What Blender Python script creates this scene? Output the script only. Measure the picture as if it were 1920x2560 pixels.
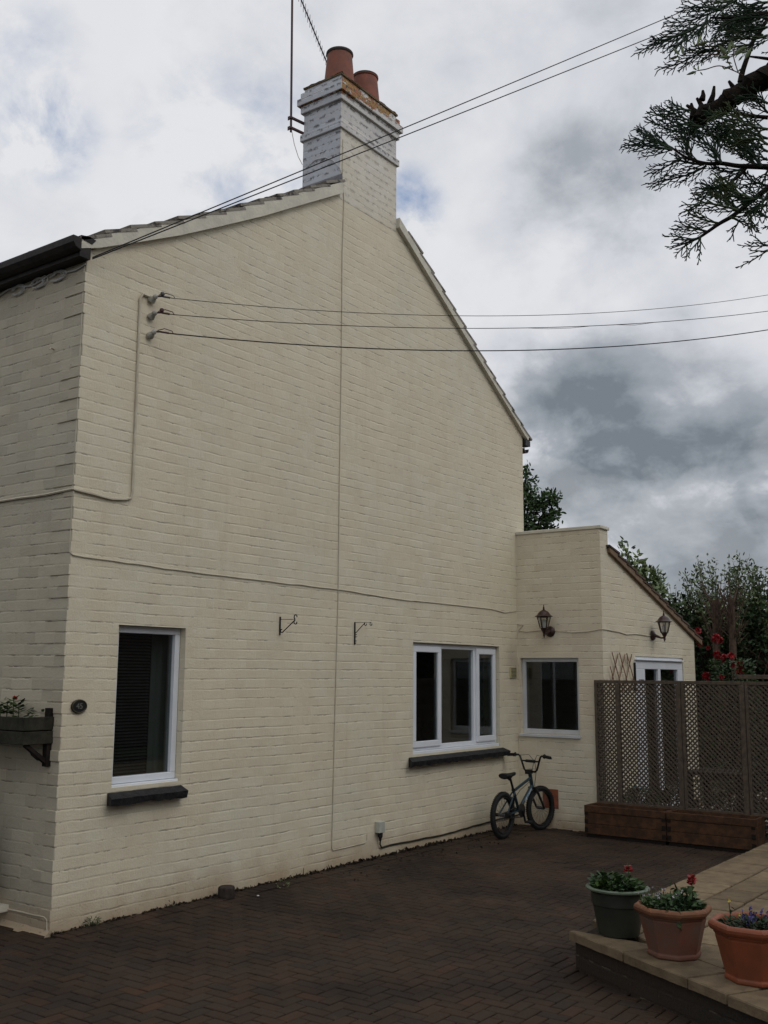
import bpy, math, random
from mathutils import Vector, Matrix
random.seed(7)
R=math.radians
for o in list(bpy.data.objects): bpy.data.objects.remove(o)
SC=bpy.context.scene
# ------------------------------------------------------------------ camera
CAMP=Vector((-4.21,-5.61,1.62)); YAW=R(53.99); PIT=R(9.03); ROL=R(0.39)
fw=Vector((math.sin(YAW)*math.cos(PIT),math.cos(YAW)*math.cos(PIT),math.sin(PIT)))
rt=Vector((math.cos(YAW),-math.sin(YAW),0)); up=rt.cross(fw)
rt2=math.cos(ROL)*rt+math.sin(ROL)*up; up2=-math.sin(ROL)*rt+math.cos(ROL)*up
cd=bpy.data.cameras.new('camera'); cam=bpy.data.objects.new('camera',cd); SC.collection.objects.link(cam)
m=Matrix((rt2,up2,-fw)).transposed().to_4x4(); m.translation=CAMP; cam.matrix_world=m
cd.sensor_fit='VERTICAL'; cd.sensor_height=24; cd.lens=2553.77/2560*24; cd.clip_start=.05; cd.clip_end=3000
SC.camera=cam; SC.render.resolution_x=768; SC.render.resolution_y=1024
SC.view_settings.view_transform='Standard'; SC.view_settings.look='None'; SC.view_settings.exposure=0; SC.view_settings.gamma=1
def pt(px,py,dist):      # world point seen at photo pixel, at a horizontal distance
    d=fw+(px-960)/2553.77*rt2-(py-1280)/2553.77*up2
    return CAMP+d*(dist/math.hypot(d.x,d.y))
# ------------------------------------------------------------------ world / sun
SUNAZ=Vector((-0.04,-1.0,0)).normalized(); SUNEL=R(48)
sdir=Vector((SUNAZ.x*math.cos(SUNEL),SUNAZ.y*math.cos(SUNEL),math.sin(SUNEL)))
W=bpy.data.worlds.new('World'); SC.world=W; W.use_nodes=True
nt=W.node_tree; nt.nodes.clear()
def N(t,ty,**k):
    n=t.nodes.new(ty)
    for a,b in k.items():
        if a.startswith('i_'):
            key=a[2:]; key=int(key) if key.isdigit() else key.replace('_',' ')
            n.inputs[key].default_value=b
        else: setattr(n,a,b)
    return n
def Lk(t,a,b): t.links.new(a,b)
def mathn(t,op,a,b=None,clamp=False):
    n=t.nodes.new('ShaderNodeMath'); n.operation=op; n.use_clamp=clamp
    for i,v in enumerate((a,b)):
        if v is None: continue
        if isinstance(v,(int,float)): n.inputs[i].default_value=v
        else: t.links.new(v,n.inputs[i])
    return n.outputs[0]
def mixc(t,f,a,b,mode='MIX'):
    n=t.nodes.new('ShaderNodeMix'); n.data_type='RGBA'; n.blend_type=mode
    for s,v in ((n.inputs[0],f),(n.inputs[6],a),(n.inputs[7],b)):
        if isinstance(v,(int,float)): s.default_value=v
        elif isinstance(v,tuple): s.default_value=(*v,1) if len(v)==3 else v
        else: t.links.new(v,s)
    return n.outputs[2]
def ramp(t,f,stops,interp='LINEAR'):
    n=t.nodes.new('ShaderNodeValToRGB'); n.color_ramp.interpolation=interp
    e=n.color_ramp.elements
    while len(e)<len(stops): e.new(.5)
    for i,(p,c) in enumerate(stops):
        e[i].position=p; e[i].color=(c,c,c,1) if isinstance(c,(int,float)) else (*c,1)
    if f is not None: t.links.new(f,n.inputs[0])
    return n.outputs[0]
sky=N(nt,'ShaderNodeTexSky'); sky.sky_type='NISHITA'; sky.sun_disc=False; sky.sun_elevation=SUNEL
sky.sun_rotation=math.atan2(SUNAZ.x,SUNAZ.y); sky.air_density=1.2; sky.dust_density=1.5
tc=N(nt,'ShaderNodeTexCoord'); sep=N(nt,'ShaderNodeSeparateXYZ'); Lk(nt,tc.outputs['Generated'],sep.inputs[0])
zz=mathn(nt,'ADD',mathn(nt,'MAXIMUM',sep.outputs[2],0.0),.55)
cx=mathn(nt,'DIVIDE',sep.outputs[0],zz); cy=mathn(nt,'DIVIDE',sep.outputs[1],zz)
cb=N(nt,'ShaderNodeCombineXYZ'); Lk(nt,cx,cb.inputs[0]); Lk(nt,cy,cb.inputs[1]); cb.inputs[2].default_value=3.1
n1=N(nt,'ShaderNodeTexNoise',i_Scale=4.4,i_Detail=10.0,i_Roughness=.56,i_Distortion=.15); Lk(nt,cb.outputs[0],n1.inputs['Vector'])
n2=N(nt,'ShaderNodeTexNoise',i_Scale=11.0,i_Detail=8.0,i_Roughness=.6,i_Distortion=.3); Lk(nt,cb.outputs[0],n2.inputs['Vector'])
def lobe(d,c0,c1):     # 0..1 patch of sky about a fixed world direction
    v=N(nt,'ShaderNodeVectorMath',operation='DOT_PRODUCT'); Lk(nt,tc.outputs['Generated'],v.inputs[0]); v.inputs[1].default_value=Vector(d).normalized()
    mr=N(nt,'ShaderNodeMapRange',interpolation_type='SMOOTHSTEP'); Lk(nt,v.outputs['Value'],mr.inputs[0])
    mr.inputs[1].default_value=math.cos(R(c1)); mr.inputs[2].default_value=math.cos(R(c0)); return mr.outputs[0]
dk=[((.92,.36,.17),0,11,.50),((.875,.425,.225),0,8,.50),((.96,.27,.13),0,9,.40),((.82,.38,.42),0,6,.30),((.62,.72,.27),2,14,.14),((.84,.22,.50),2,14,.16),((.66,.50,.58),2,12,.20)]
dsum=None
for d,a,b,w in dk:
    v=mathn(nt,'MULTIPLY',lobe(d,a,b),w); dsum=v if dsum is None else mathn(nt,'ADD',dsum,v)
nn=mathn(nt,'ADD',mathn(nt,'MULTIPLY',n1.outputs[0],1.0),mathn(nt,'MULTIPLY',mathn(nt,'SUBTRACT',n2.outputs[0],.5),.42))
dark=mathn(nt,'MULTIPLY',dsum,mathn(nt,'ADD',mathn(nt,'MULTIPLY',mathn(nt,'SUBTRACT',nn,.5),3.2),.95))
dark=mathn(nt,'ADD',dark,mathn(nt,'MULTIPLY',mathn(nt,'SUBTRACT',nn,.465),.95))
dark=mathn(nt,'MULTIPLY',mathn(nt,'MAXIMUM',dark,0.0),.80)
cl=ramp(nt,dark,[(0,(.78,.79,.82)),(.22,(.64,.66,.71)),(.50,(.38,.41,.455)),(.80,(.27,.305,.345)),(1,(.19,.22,.255))])
blue=[((.63,.63,.455),0,7,.62),((.735,.515,.43),0,2.8,1.0),((.45,.745,.49),0,6,.5),((.50,.72,.46),0,3,.55)]
bs=None
for d,a,b,w in blue:
    v=mathn(nt,'MULTIPLY',lobe(d,a,b),w); bs=v if bs is None else mathn(nt,'ADD',bs,v)
bs=mathn(nt,'MULTIPLY',bs,ramp(nt,n2.outputs[0],[(.44,0.0),(.66,1.0)]),True)
skyc=mixc(nt,1.0,sky.outputs[0],(.11,.11,.11),'MULTIPLY')
skyc=mixc(nt,.6,skyc,(.27,.38,.62))
n3=N(nt,'ShaderNodeTexNoise',i_Scale=3.4,i_Detail=7.0,i_Roughness=.5,i_Distortion=.5); Lk(nt,cb.outputs[0],n3.inputs['Vector'])
cl=mixc(nt,mathn(nt,'MULTIPLY',ramp(nt,n3.outputs[0],[(.50,0.0),(.535,.75),(.62,1.0)]),.16),cl,(.86,.87,.88))
colr=mixc(nt,mathn(nt,'MULTIPLY',bs,.9),cl,skyc)
# the cloud deck is brighter towards the veiled sun
glow=mathn(nt,'ADD',mathn(nt,'MULTIPLY',lobe(sdir,0,80),.25),.97)
colr=mixc(nt,1.0,colr,glow,'MULTIPLY')
low=ramp(nt,sep.outputs[2],[(0.0,.6),(.06,1.0)])
colr=mixc(nt,1.0,colr,low,'MULTIPLY')
bg=N(nt,'ShaderNodeBackground'); Lk(nt,colr,bg.inputs[0]); bg.inputs[1].default_value=1.0
wo=N(nt,'ShaderNodeOutputWorld'); Lk(nt,bg.outputs[0],wo.inputs[0])
sl=bpy.data.lights.new('sun','SUN'); sl.energy=.52; sl.angle=R(22); sl.color=(1,.96,.9)
so=bpy.data.objects.new('sun',sl); SC.collection.objects.link(so); so.rotation_euler=(-sdir).to_track_quat('-Z','Y').to_euler(); so.location=(0,-8,12)
# ------------------------------------------------------------------ materials
MAT={}
def newmat(name):
    m=bpy.data.materials.new(name); m.use_nodes=True; t=m.node_tree; t.nodes.clear()
    o=N(t,'ShaderNodeOutputMaterial'); b=N(t,'ShaderNodeBsdfPrincipled'); Lk(t,b.outputs[0],o.inputs[0]); MAT[name]=m
    return m,t,b
def noise(t,vec,sc,det=4,ro=.55,dis=0):
    n=N(t,'ShaderNodeTexNoise',i_Scale=sc,i_Detail=float(det),i_Roughness=ro,i_Distortion=dis)
    if vec is not None: Lk(t,vec,n.inputs['Vector'])
    return n.outputs[0]
def bump(t,b,h,dist,st=1.0,prev=None):
    n=N(t,'ShaderNodeBump'); n.inputs['Distance'].default_value=dist; n.inputs['Strength'].default_value=st; Lk(t,h,n.inputs['Height'])
    if prev is not None: Lk(t,prev,n.inputs['Normal'])
    Lk(t,n.outputs[0],b.inputs['Normal']); return n.outputs[0]
def simple(name,c1,c2=None,sc=12,rough=.7,bd=.0,metal=0,bs=60,isl=0.0,spec=.5,contrast=(.35,.65)):
    m,t,b=newmat(name); g=N(t,'ShaderNodeNewGeometry')
    c2=c2 or tuple(x*.7 for x in c1)
    f=ramp(t,noise(t,g.outputs['Position'],sc,6,.6),[(contrast[0],0.0),(contrast[1],1.0)])
    c=mixc(t,f,c1,c2)
    if isl:
        c=mixc(t,1.0,c,mathn(t,'ADD',mathn(t,'MULTIPLY',g.outputs['Random Per Island'],isl*2),1-isl),'MULTIPLY')
    Lk(t,c,b.inputs['Base Color']); b.inputs['Roughness'].default_value=rough; b.inputs['Metallic'].default_value=metal
    b.inputs['Specular IOR Level'].default_value=spec
    if bd: bump(t,b,noise(t,g.outputs['Position'],bs,5,.6),bd)
    return m
def brick(name,axes,paint,alt,roww=.075,bw=.225,jd=.0040,dirt=1.0,flake=None,stain=True,lichen=False,mort=.0035,vert=.34,rot=0,tone=.045):
    m,t,b=newmat(name); g=N(t,'ShaderNodeNewGeometry'); s=N(t,'ShaderNodeSeparateXYZ'); Lk(t,g.outputs['Position'],s.inputs[0])
    P=g.outputs['Position']
    ax={'x':s.outputs[0],'y':s.outputs[1],'z':s.outputs[2]}
    u=ax[axes[0]]; v=ax[axes[1]]
    if rot: u=mathn(t,'ADD',mathn(t,'MULTIPLY',s.outputs[0],-.5),mathn(t,'MULTIPLY',s.outputs[1],-.866))
    w1=mathn(t,'MULTIPLY',mathn(t,'SUBTRACT',noise(t,P,7,3),.5),.011)
    w2=mathn(t,'MULTIPLY',mathn(t,'SUBTRACT',noise(t,P,50,4,.65),.5),.011)
    w3=mathn(t,'MULTIPLY',mathn(t,'SUBTRACT',noise(t,P,.8,2),.5),.035)
    v2=mathn(t,'ADD',mathn(t,'ADD',v,w1),mathn(t,'ADD',w2,w3)); u2=mathn(t,'ADD',u,mathn(t,'MULTIPLY',w1,1.5))
    c=N(t,'ShaderNodeCombineXYZ'); Lk(t,u2,c.inputs[0]); Lk(t,v2,c.inputs[1])
    br=N(t,'ShaderNodeTexBrick'); Lk(t,c.outputs[0],br.inputs['Vector'])
    br.inputs['Scale'].default_value=1; br.inputs['Brick Width'].default_value=bw; br.inputs['Row Height'].default_value=roww
    br.inputs['Mortar Size'].default_value=mort; br.inputs['Mortar Smooth'].default_value=.6
    br.inputs['Color1'].default_value=(0,0,0,1); br.inputs['Color2'].default_value=(1,1,1,1); br.inputs['Mortar'].default_value=(.5,.5,.5,1)
    row=mathn(t,'DIVIDE',v2,roww); fr=mathn(t,'FRACT',row)
    dj=mathn(t,'ABSOLUTE',mathn(t,'SUBTRACT',mathn(t,'FRACT',mathn(t,'ADD',row,.5)),.5))   # 0 at the bed joint
    bed=ramp(t,dj,[(0,1.0),(.045,.75),(.12,0.0)])
    patch=ramp(t,noise(t,P,3.2,4,.6),[(.38,.10),(.64,.85)])
    patch=mathn(t,'MULTIPLY',patch,ramp(t,noise(t,P,11,3,.6),[(.34,.35),(.56,1.0)]))
    j=mathn(t,'MAXIMUM',mathn(t,'MULTIPLY',bed,patch),mathn(t,'MULTIPLY',mathn(t,'MULTIPLY',br.outputs['Fac'],vert),patch))
    lum=N(t,'ShaderNodeRGBToBW'); Lk(t,br.outputs['Color'],lum.inputs[0])
    h=mathn(t,'SUBTRACT',mathn(t,'ADD',mathn(t,'MULTIPLY',lum.outputs[0],.12),mathn(t,'MULTIPLY',noise(t,P,17,5,.62),.85)),j)
    nb=bump(t,b,h,jd,1.0)
    nb=bump(t,b,noise(t,P,75,6,.72),.0040,.9,nb)
    big=ramp(t,noise(t,P,1.1,5,.55),[(.35,0.0),(.65,1.0)])
    col=mixc(t,big,paint,alt)
    blot=ramp(t,noise(t,P,6,4,.6),[(.4,0.0),(.62,1.0)])
    col=mixc(t,mathn(t,'MULTIPLY',blot,.28),col,(paint[0]*.86,paint[1]*.80,paint[2]*.76))
    # per-brick tone
    col=mixc(t,tone,col,br.outputs['Color'],'OVERLAY')
    # broken dark hairlines along the bed joints
    hair=mathn(t,'MULTIPLY',ramp(t,dj,[(0,1.0),(.03,.9),(.055,0.0)]),ramp(t,noise(t,P,6.5,4,.7),[(.54,0.0),(.585,1.0)]))
    col=mixc(t,mathn(t,'MULTIPLY',hair,.62*dirt),col,(.13,.115,.09))
    pit=ramp(t,noise(t,P,34,3,.55),[(.70,0.0),(.735,1.0)])
    col=mixc(t,mathn(t,'MULTIPLY',pit,.45*dirt),col,(.17,.14,.10))
    if stain:   # damp algae band just above the ground and splash dirt
        st=N(t,'ShaderNodeMapRange'); Lk(t,mathn(t,'ADD',s.outputs[2],mathn(t,'MULTIPLY',noise(t,P,5,5),.35)),st.inputs[0])
        st.inputs[1].default_value=.16; st.inputs[2].default_value=.42; st.inputs[3].default_value=.75; st.inputs[4].default_value=0
        col=mixc(t,st.outputs[0],col,(.33,.24,.15))
        sp=mathn(t,'MULTIPLY',ramp(t,noise(t,P,38,5,.7),[(.58,0.0),(.66,1.0)]),st.outputs[0])
        col=mixc(t,mathn(t,'MULTIPLY',sp,.8),col,(.09,.07,.05))
    if stain:
        cs=N(t,'ShaderNodeCombineXYZ'); Lk(t,mathn(t,'MULTIPLY',u,9.0),cs.inputs[0]); Lk(t,mathn(t,'MULTIPLY',v,.55),cs.inputs[1])
        dr_=ramp(t,noise(t,cs.outputs[0],1.0,5,.65),[(.57,0.0),(.72,1.0)])
        col=mixc(t,mathn(t,"MULTIPLY",dr_,.18),col,(paint[0]*.62,paint[1]*.57,paint[2]*.50))
    if flake:
        fm=mathn(t,'MULTIPLY',ramp(t,noise(t,P,13,6,.7),[(.50,0.0),(.56,1.0)]),ramp(t,dj,[(0,1.0),(.12,.8),(.32,0.0)]))
        col=mixc(t,mathn(t,'MULTIPLY',fm,.85),col,flake)
    if lichen:
        zr=N(t,'ShaderNodeMapRange'); Lk(t,mathn(t,'ADD',s.outputs[2],mathn(t,'MULTIPLY',s.outputs[0],-.10)),zr.inputs[0]); zr.inputs[1].default_value=6.58; zr.inputs[2].default_value=6.79
        lm=ramp(t,mathn(t,'MULTIPLY',noise(t,P,7,7,.72),zr.outputs[0]),[(.455,0.0),(.48,1.0)])
        lc=mixc(t,ramp(t,noise(t,P,24,4,.6),[(.42,0.0),(.58,1.0)]),(.28,.10,.055),(.30,.19,.045))
        lc=mixc(t,ramp(t,noise(t,P,45,3),[(.55,0.0),(.6,1.0)]),lc,(.05,.045,.035))
        col=mixc(t,lm,col,lc)
    Lk(t,col,b.inputs['Base Color']); b.inputs['Roughness'].default_value=.62; b.inputs['Specular IOR Level'].default_value=.3
    return m
CREAM=(.615,.555,.42); CREAM2=(.575,.54,.42)
brick('paint_x','xz',CREAM,CREAM2)
brick('paint_y','yz',(.66,.59,.45),(.60,.55,.43),vert=.6,tone=.08)
brick('front_shade_y','yz',(.455,.41,.315),(.40,.38,.305),vert=1.1,dirt=1.3,tone=.10)  # darker cream: part of the front wall's shade is put into this colour
brick('chimney_x','xz',(.60,.55,.44),(.62,.60,.54),stain=False,flake=(.36,.33,.27),lichen=True,dirt=.6)
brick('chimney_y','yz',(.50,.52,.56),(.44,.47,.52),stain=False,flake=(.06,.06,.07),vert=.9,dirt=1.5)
brick('chimney_top','xz',(.56,.55,.52),(.50,.50,.50),stain=False,flake=(.09,.08,.08),lichen=True,vert=.9)
brick('brick_red','xz',(.085,.065,.055),(.07,.055,.048),stain=False,vert=1,mort=.010)
brick('brick_step','xz',(.034,.024,.017),(.024,.020,.016),stain=False,vert=1,mort=.010,rot=1)
simple('plaster',(.58,.55,.46),(.47,.45,.38),7,.8,.004,bs=40)
simple('coping',(.60,.57,.47),(.50,.48,.41),9,.8,.003)
simple('upvc',(.66,.69,.73),(.60,.63,.67),5,.35)
simple('upvc_dull',(.52,.54,.56),(.46,.47,.48),5,.5)
simple('black_paint',(.012,.012,.013),(.022,.021,.022),20,.42,.002,bs=90,spec=0.18)
simple('black_gutter',(.014,.013,.014),(.03,.025,.022),14,.5,.002,bs=40,spec=0.15)
simple('sill_black',(.012,.012,.014),(.03,.03,.032),25,.55,.006,bs=70,spec=0.10)
simple('tile',(.12,.075,.055),(.05,.045,.04),9,.85,.006,isl=.35,spec=0.15)
simple('tile_edge',(.22,.20,.17),(.05,.045,.042),11,.85,.006,contrast=(.52,.62))
simple('terracotta_pot',(.22,.072,.045),(.15,.055,.038),9,.8,.003)
simple('soot',(.03,.025,.022),(.06,.045,.04),9,.9)
simple('lead',(.05,.05,.06),(.10,.10,.11),20,.6,.004)
simple('flaunch',(.17,.105,.035),(.10,.085,.06),18,.95,.02,bs=35)
simple('rust',(.065,.022,.022),(.035,.018,.018),40,.7,.001)
simple('alu',(.10,.10,.105),(.06,.06,.065),30,.5,metal=.4)
simple('cable_black',(.012,.012,.012),(.02,.02,.02),30,.55,spec=0.20)
simple('cable_cream',(.50,.46,.36),(.38,.34,.26),8,.6)
simple('cable_white',(.55,.56,.56),(.40,.40,.40),8,.6)
simple('porcelain',(.35,.34,.30),(.22,.21,.18),25,.35)
simple('copper_brown',(.052,.026,.022),(.032,.017,.015),18,.38,metal=.35)
simple('rubber',(.012,.012,.013),(.02,.019,.018),30,.8,spec=0.20)
simple('bike_blue',(.018,.042,.055),(.012,.026,.034),30,.3,spec=0.35)
simple('bike_black',(.010,.010,.011),(.016,.016,.016),30,.35,spec=0.25)
simple('decal',(.40,.47,.52),(.06,.16,.24),45,.4,contrast=(.45,.5))
simple('chrome',(.35,.35,.35),(.2,.2,.2),30,.3,metal=.9)
simple('planter_wood',(.092,.046,.024),(.042,.024,.016),14,.7,.004,bs=50,spec=0.15)
simple('planter_dark',(.014,.011,.010),(.022,.018,.015),14,.8,spec=0.10)
simple('trellis_wood',(.115,.090,.068),(.070,.056,.045),22,.85,.003,spec=0.12)
simple('fascia_wood',(.20,.13,.075),(.13,.085,.05),14,.75,.003)
simple('thin_wood',(.22,.11,.065),(.15,.075,.045),20,.75)
simple('old_wood',(.040,.038,.028),(.018,.018,.014),16,.85,.003,spec=0.12)
simple('soil',(.020,.014,.010),(.035,.025,.018),50,.95,.01,bs=80,spec=0.10)
simple('flag',(.185,.140,.086),(.118,.088,.056),10,.85,.004,isl=.22,bs=70,spec=0.15)
simple('mortar',(.030,.024,.018),(.018,.014,.011),30,.95,.006,spec=0.10)
simple('plastic_green',(.030,.033,.025),(.023,.026,.020),10,.42,spec=0.25)
simple('plastic_green_rim',(.085,.11,.075),(.06,.08,.055),10,.4,spec=0.30)
simple('pot_red',(.150,.052,.032),(.12,.070,.052),9,.7,.001,spec=0.25)
simple('pot_rim_tan',(.19,.085,.042),(.12,.055,.030),12,.7,.001,spec=0.25)
simple('pot_orange',(.225,.060,.024),(.155,.048,.023),6,.55,.001,spec=0.30)
simple('leaf_dark',(.022,.045,.016),(.012,.026,.012),7,.55,isl=.4,spec=0.20)
simple('leaf_mid',(.045,.080,.022),(.022,.046,.018),7,.5,isl=.4,spec=0.25)
simple('leaf_fresh',(.13,.17,.06),(.07,.11,.04),5,.5,isl=.3)
simple('leaf_pale',(.11,.15,.055),(.055,.08,.035),5,.6,isl=.4)
simple('conifer',(.022,.045,.022),(.014,.028,.016),6,.6,isl=.3,spec=0.20)
simple('conifer_pale',(.055,.075,.028),(.03,.045,.02),6,.6,isl=.3,spec=0.20)  # paler green for a random share of the sprays
simple('bark',(.022,.016,.012),(.010,.008,.007),22,.9,.014,bs=40,spec=0.10)
simple('bark_pale',(.10,.065,.048),(.05,.036,.028),22,.9,.004,spec=0.12)
simple('petal_red',(.30,.010,.012),(.19,.006,.010),30,.5,isl=.3)
simple('petal_white',(.34,.30,.33),(.24,.22,.26),30,.5)
simple('petal_violet',(.055,.035,.20),(.035,.022,.14),30,.5)
simple('petal_yellow',(.50,.42,.03),(.4,.3,.02),30,.5)
simple('grass',(.03,.045,.015),(.05,.045,.025),3,.95,.01)
simple('garden_paving',(.30,.27,.21),(.22,.20,.16),8,.85,.003)
simple('blind',(.10,.10,.10),(.08,.08,.08),8,.5)
simple('curtain',(.26,.28,.26),(.2,.22,.2),3,.9)
simple('interior',(.022,.022,.022),(.016,.016,.016),3,.9)
simple('vent_cream',(.50,.45,.25),(.42,.38,.22),12,.6)
simple('slot',(.04,.035,.02),(.03,.025,.02),12,.8)
simple('box_grey',(.42,.43,.38),(.33,.34,.30),12,.5)
simple('stone',(.05,.04,.034),(.025,.02,.018),30,.9,.006,spec=0.10)
simple('airbrick',(.28,.085,.04),(.18,.06,.035),20,.85,.003)
simple('plate_black',(.010,.010,.010),(.015,.014,.014),20,.35)
simple('plate_gold',(.075,.060,.022),(.045,.036,.018),20,.4,metal=.3)
simple('plate_num',(.16,.155,.14),(.12,.12,.11),20,.5)
simple('teal',(.05,.30,.42),(.5,.6,.65),60,.5,contrast=(.5,.55))
def glassmat(name,tint,refl):
    m=bpy.data.materials.new(name); m.use_nodes=True; t=m.node_tree; t.nodes.clear(); MAT[name]=m
    o=N(t,'ShaderNodeOutputMaterial'); tr=N(t,'ShaderNodeBsdfTransparent'); tr.inputs[0].default_value=(*tint,1)
    gl=N(t,'ShaderNodeBsdfGlossy'); gl.inputs['Roughness'].default_value=.012; gl.inputs['Color'].default_value=(.95,.97,1,1)
    lw_=N(t,'ShaderNodeLayerWeight',i_Blend=.5); fz=mathn(t,'ADD',mathn(t,'MULTIPLY',mathn(t,'POWER',lw_.outputs['Facing'],5.0),.96),.04); mx=N(t,'ShaderNodeMixShader')
    Lk(t,mathn(t,'MULTIPLY',fz,refl,True),mx.inputs[0]); Lk(t,tr.outputs[0],mx.inputs[1]); Lk(t,gl.outputs[0],mx.inputs[2]); Lk(t,mx.outputs[0],o.inputs[0])
glassmat('glass',(.60,.63,.62),1.5); glassmat('lamp_glass',(.8,.8,.78),1.5)
def pavermat():
    m,t,b=newmat('paver'); g=N(t,'ShaderNodeNewGeometry'); P=g.outputs['Position']
    c=ramp(t,g.outputs['Random Per Island'],[(0,(.033,.020,.013)),(.3,(.045,.027,.017)),(.6,(.038,.025,.017)),(.85,(.029,.022,.017)),(.97,(.056,.030,.017)),(1,(.040,.028,.020))])
    c=mixc(t,ramp(t,noise(t,P,60,5,.7),[(.42,0.0),(.8,1.0)]),c,(.046,.033,.024))
    c=mixc(t,mathn(t,'MULTIPLY',ramp(t,noise(t,P,.9,5,.6),[(.42,0.0),(.65,1.0)]),.75),c,(.013,.009,.007))
    c=mixc(t,mathn(t,'MULTIPLY',ramp(t,noise(t,P,2.2,5,.6),[(.55,0.0),(.7,1.0)]),.35),c,(.085,.048,.032))
    c=mixc(t,ramp(t,noise(t,P,26,3,.5),[(.74,0.0),(.77,1.0)]),c,(.10,.09,.075))
    Lk(t,c,b.inputs['Base Color']); b.inputs['Roughness'].default_value=.78; b.inputs['Specular IOR Level'].default_value=.15
    bump(t,b,noise(t,P,120,5,.65),.003)
pavermat()
# ------------------------------------------------------------------ mesh helpers
def tag(o,label=None,cat=None,group=None,kind=None):
    if label: o['label']=label
    if cat: o['category']=cat
    if group: o['group']=group
    if kind: o['kind']=kind
    return o
def empty(name,loc,label=None,cat=None,group=None,rz=0):
    o=bpy.data.objects.new(name,None); SC.collection.objects.link(o); o.location=loc; o.rotation_euler=(0,0,rz); o.empty_display_size=.1
    return tag(o,label,cat,group)
class MB:
    def __init__(s,off=(0,0,0)): s.v=[];s.f=[];s.m=[];s.o=Vector(off);s.cm=0
    def add(s,vs,fs,mi=None):
        b=len(s.v); s.v+=[Vector(p)-s.o for p in vs]; s.f+=[tuple(i+b for i in f) for f in fs]; s.m+=[s.cm if mi is None else mi]*len(fs); return s
    def box(s,a,b,mi=None):
        (x0,y0,z0),(x1,y1,z1)=a,b
        x0,x1=min(x0,x1),max(x0,x1);y0,y1=min(y0,y1),max(y0,y1);z0,z1=min(z0,z1),max(z0,z1)
        return s.add([(x0,y0,z0),(x1,y0,z0),(x1,y1,z0),(x0,y1,z0),(x0,y0,z1),(x1,y0,z1),(x1,y1,z1),(x0,y1,z1)],
          [(0,3,2,1),(4,5,6,7),(0,1,5,4),(1,2,6,5),(2,3,7,6),(3,0,4,7)],mi)
    def prism(s,poly,d,mi=None):     # planar polygon (3-D points) pushed along d
        n=len(poly); d=Vector(d); a=[Vector(p) for p in poly]
        return s.add(a+[p+d for p in a],[tuple(range(n-1,-1,-1)),tuple(range(n,2*n))]+[(i,(i+1)%n,(i+1)%n+n,i+n) for i in range(n)],mi)
    def bar(s,a,b,w,h,upv=(0,0,1),mi=None):
        a=Vector(a);b=Vector(b);d=(b-a).normalized();u=Vector(upv);r=d.cross(u)
        if r.length<1e-4: r=d.cross(Vector((1,0,0)))
        r.normalize();u=r.cross(d).normalized();r*=w/2;u*=h/2
        return s.prism([a-r-u,a+r-u,a+r+u,a-r+u],b-a,mi)
    def tube(s,pts,r,n=8,mi=None,closed=False,caps=True):
        P=[Vector(p) for p in pts]; k=len(P); rr=r if isinstance(r,(list,tuple)) else [r]*k
        base=len(s.v); prev=None; V=[];F=[]
        for i,p in enumerate(P):
            if closed: d=P[(i+1)%k]-P[i-1]
            else: d=P[min(i+1,k-1)]-P[max(i-1,0)]
            if d.length<1e-9: d=Vector((0,0,1))
            d.normalize()
            if prev is None:
                q=Vector((0,0,1)) if abs(d.z)<.9 else Vector((1,0,0)); u=d.cross(q).normalized()
            else:
                u=(prev-d*prev.dot(d)); u=u.normalized() if u.length>1e-6 else d.orthogonal().normalized()
            prev=u; w=d.cross(u)
            V+=[p+(u*math.cos(2*math.pi*j/n)+w*math.sin(2*math.pi*j/n))*rr[i] for j in range(n)]
        for i in range(k if closed else k-1):
            a=i*n;b=((i+1)%k)*n
            F+=[(a+j,a+(j+1)%n,b+(j+1)%n,b+j) for j in range(n)]
        if caps and not closed: F+=[tuple(range(n-1,-1,-1)),tuple((k-1)*n+j for j in range(n))]
        return s.add(V,F,mi)
    def lathe(s,prof,c=(0,0,0),n=24,mi=None,rot=0,mat=None):
        V=[];F=[];c=Vector(c)
        for r,z in prof:
            for j in range(n):
                a=2*math.pi*j/n+rot; p=Vector((r*math.cos(a),r*math.sin(a),z)); p=(mat@p if mat else p); V.append(p+c)
        for i in range(len(prof)-1):
            F+=[(i*n+j,i*n+(j+1)%n,(i+1)*n+(j+1)%n,(i+1)*n+j) for j in range(n)]
        if prof[0][0]>1e-6: F.append(tuple(range(n-1,-1,-1)))
        if prof[-1][0]>1e-6: F.append(tuple((len(prof)-1)*n+j for j in range(n)))
        return s.add(V,F,mi)
    def leaf(s,p,d,nrm,l,w,mi=None):
        p=Vector(p);d=Vector(d).normalized();r=d.cross(Vector(nrm))
        r=(r.normalized() if r.length>1e-5 else d.orthogonal().normalized())*w/2
        k=Vector(nrm).normalized()*w*.15
        return s.add([p,p+d*l*.35+r,p+d*l*.7+r*.75,p+d*l,p+d*l*.7-r*.75,p+d*l*.35-r,p+d*l*.5-k],[(0,1,6),(1,2,6),(2,3,6),(3,4,6),(4,5,6),(5,0,6)],mi)
    def tri(s,p,d,l,w,mi=None):
        p=Vector(p);d=Vector(d).normalized();r=d.cross(Vector((random.uniform(-1,1),random.uniform(-1,1),random.uniform(-1,1))))
        r=(r.normalized() if r.length>1e-5 else d.orthogonal().normalized())*w/2
        return s.add([p-d*l*.5,p+r,p+d*l*.5,p-r],[(0,1,2,3)],mi)
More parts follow.
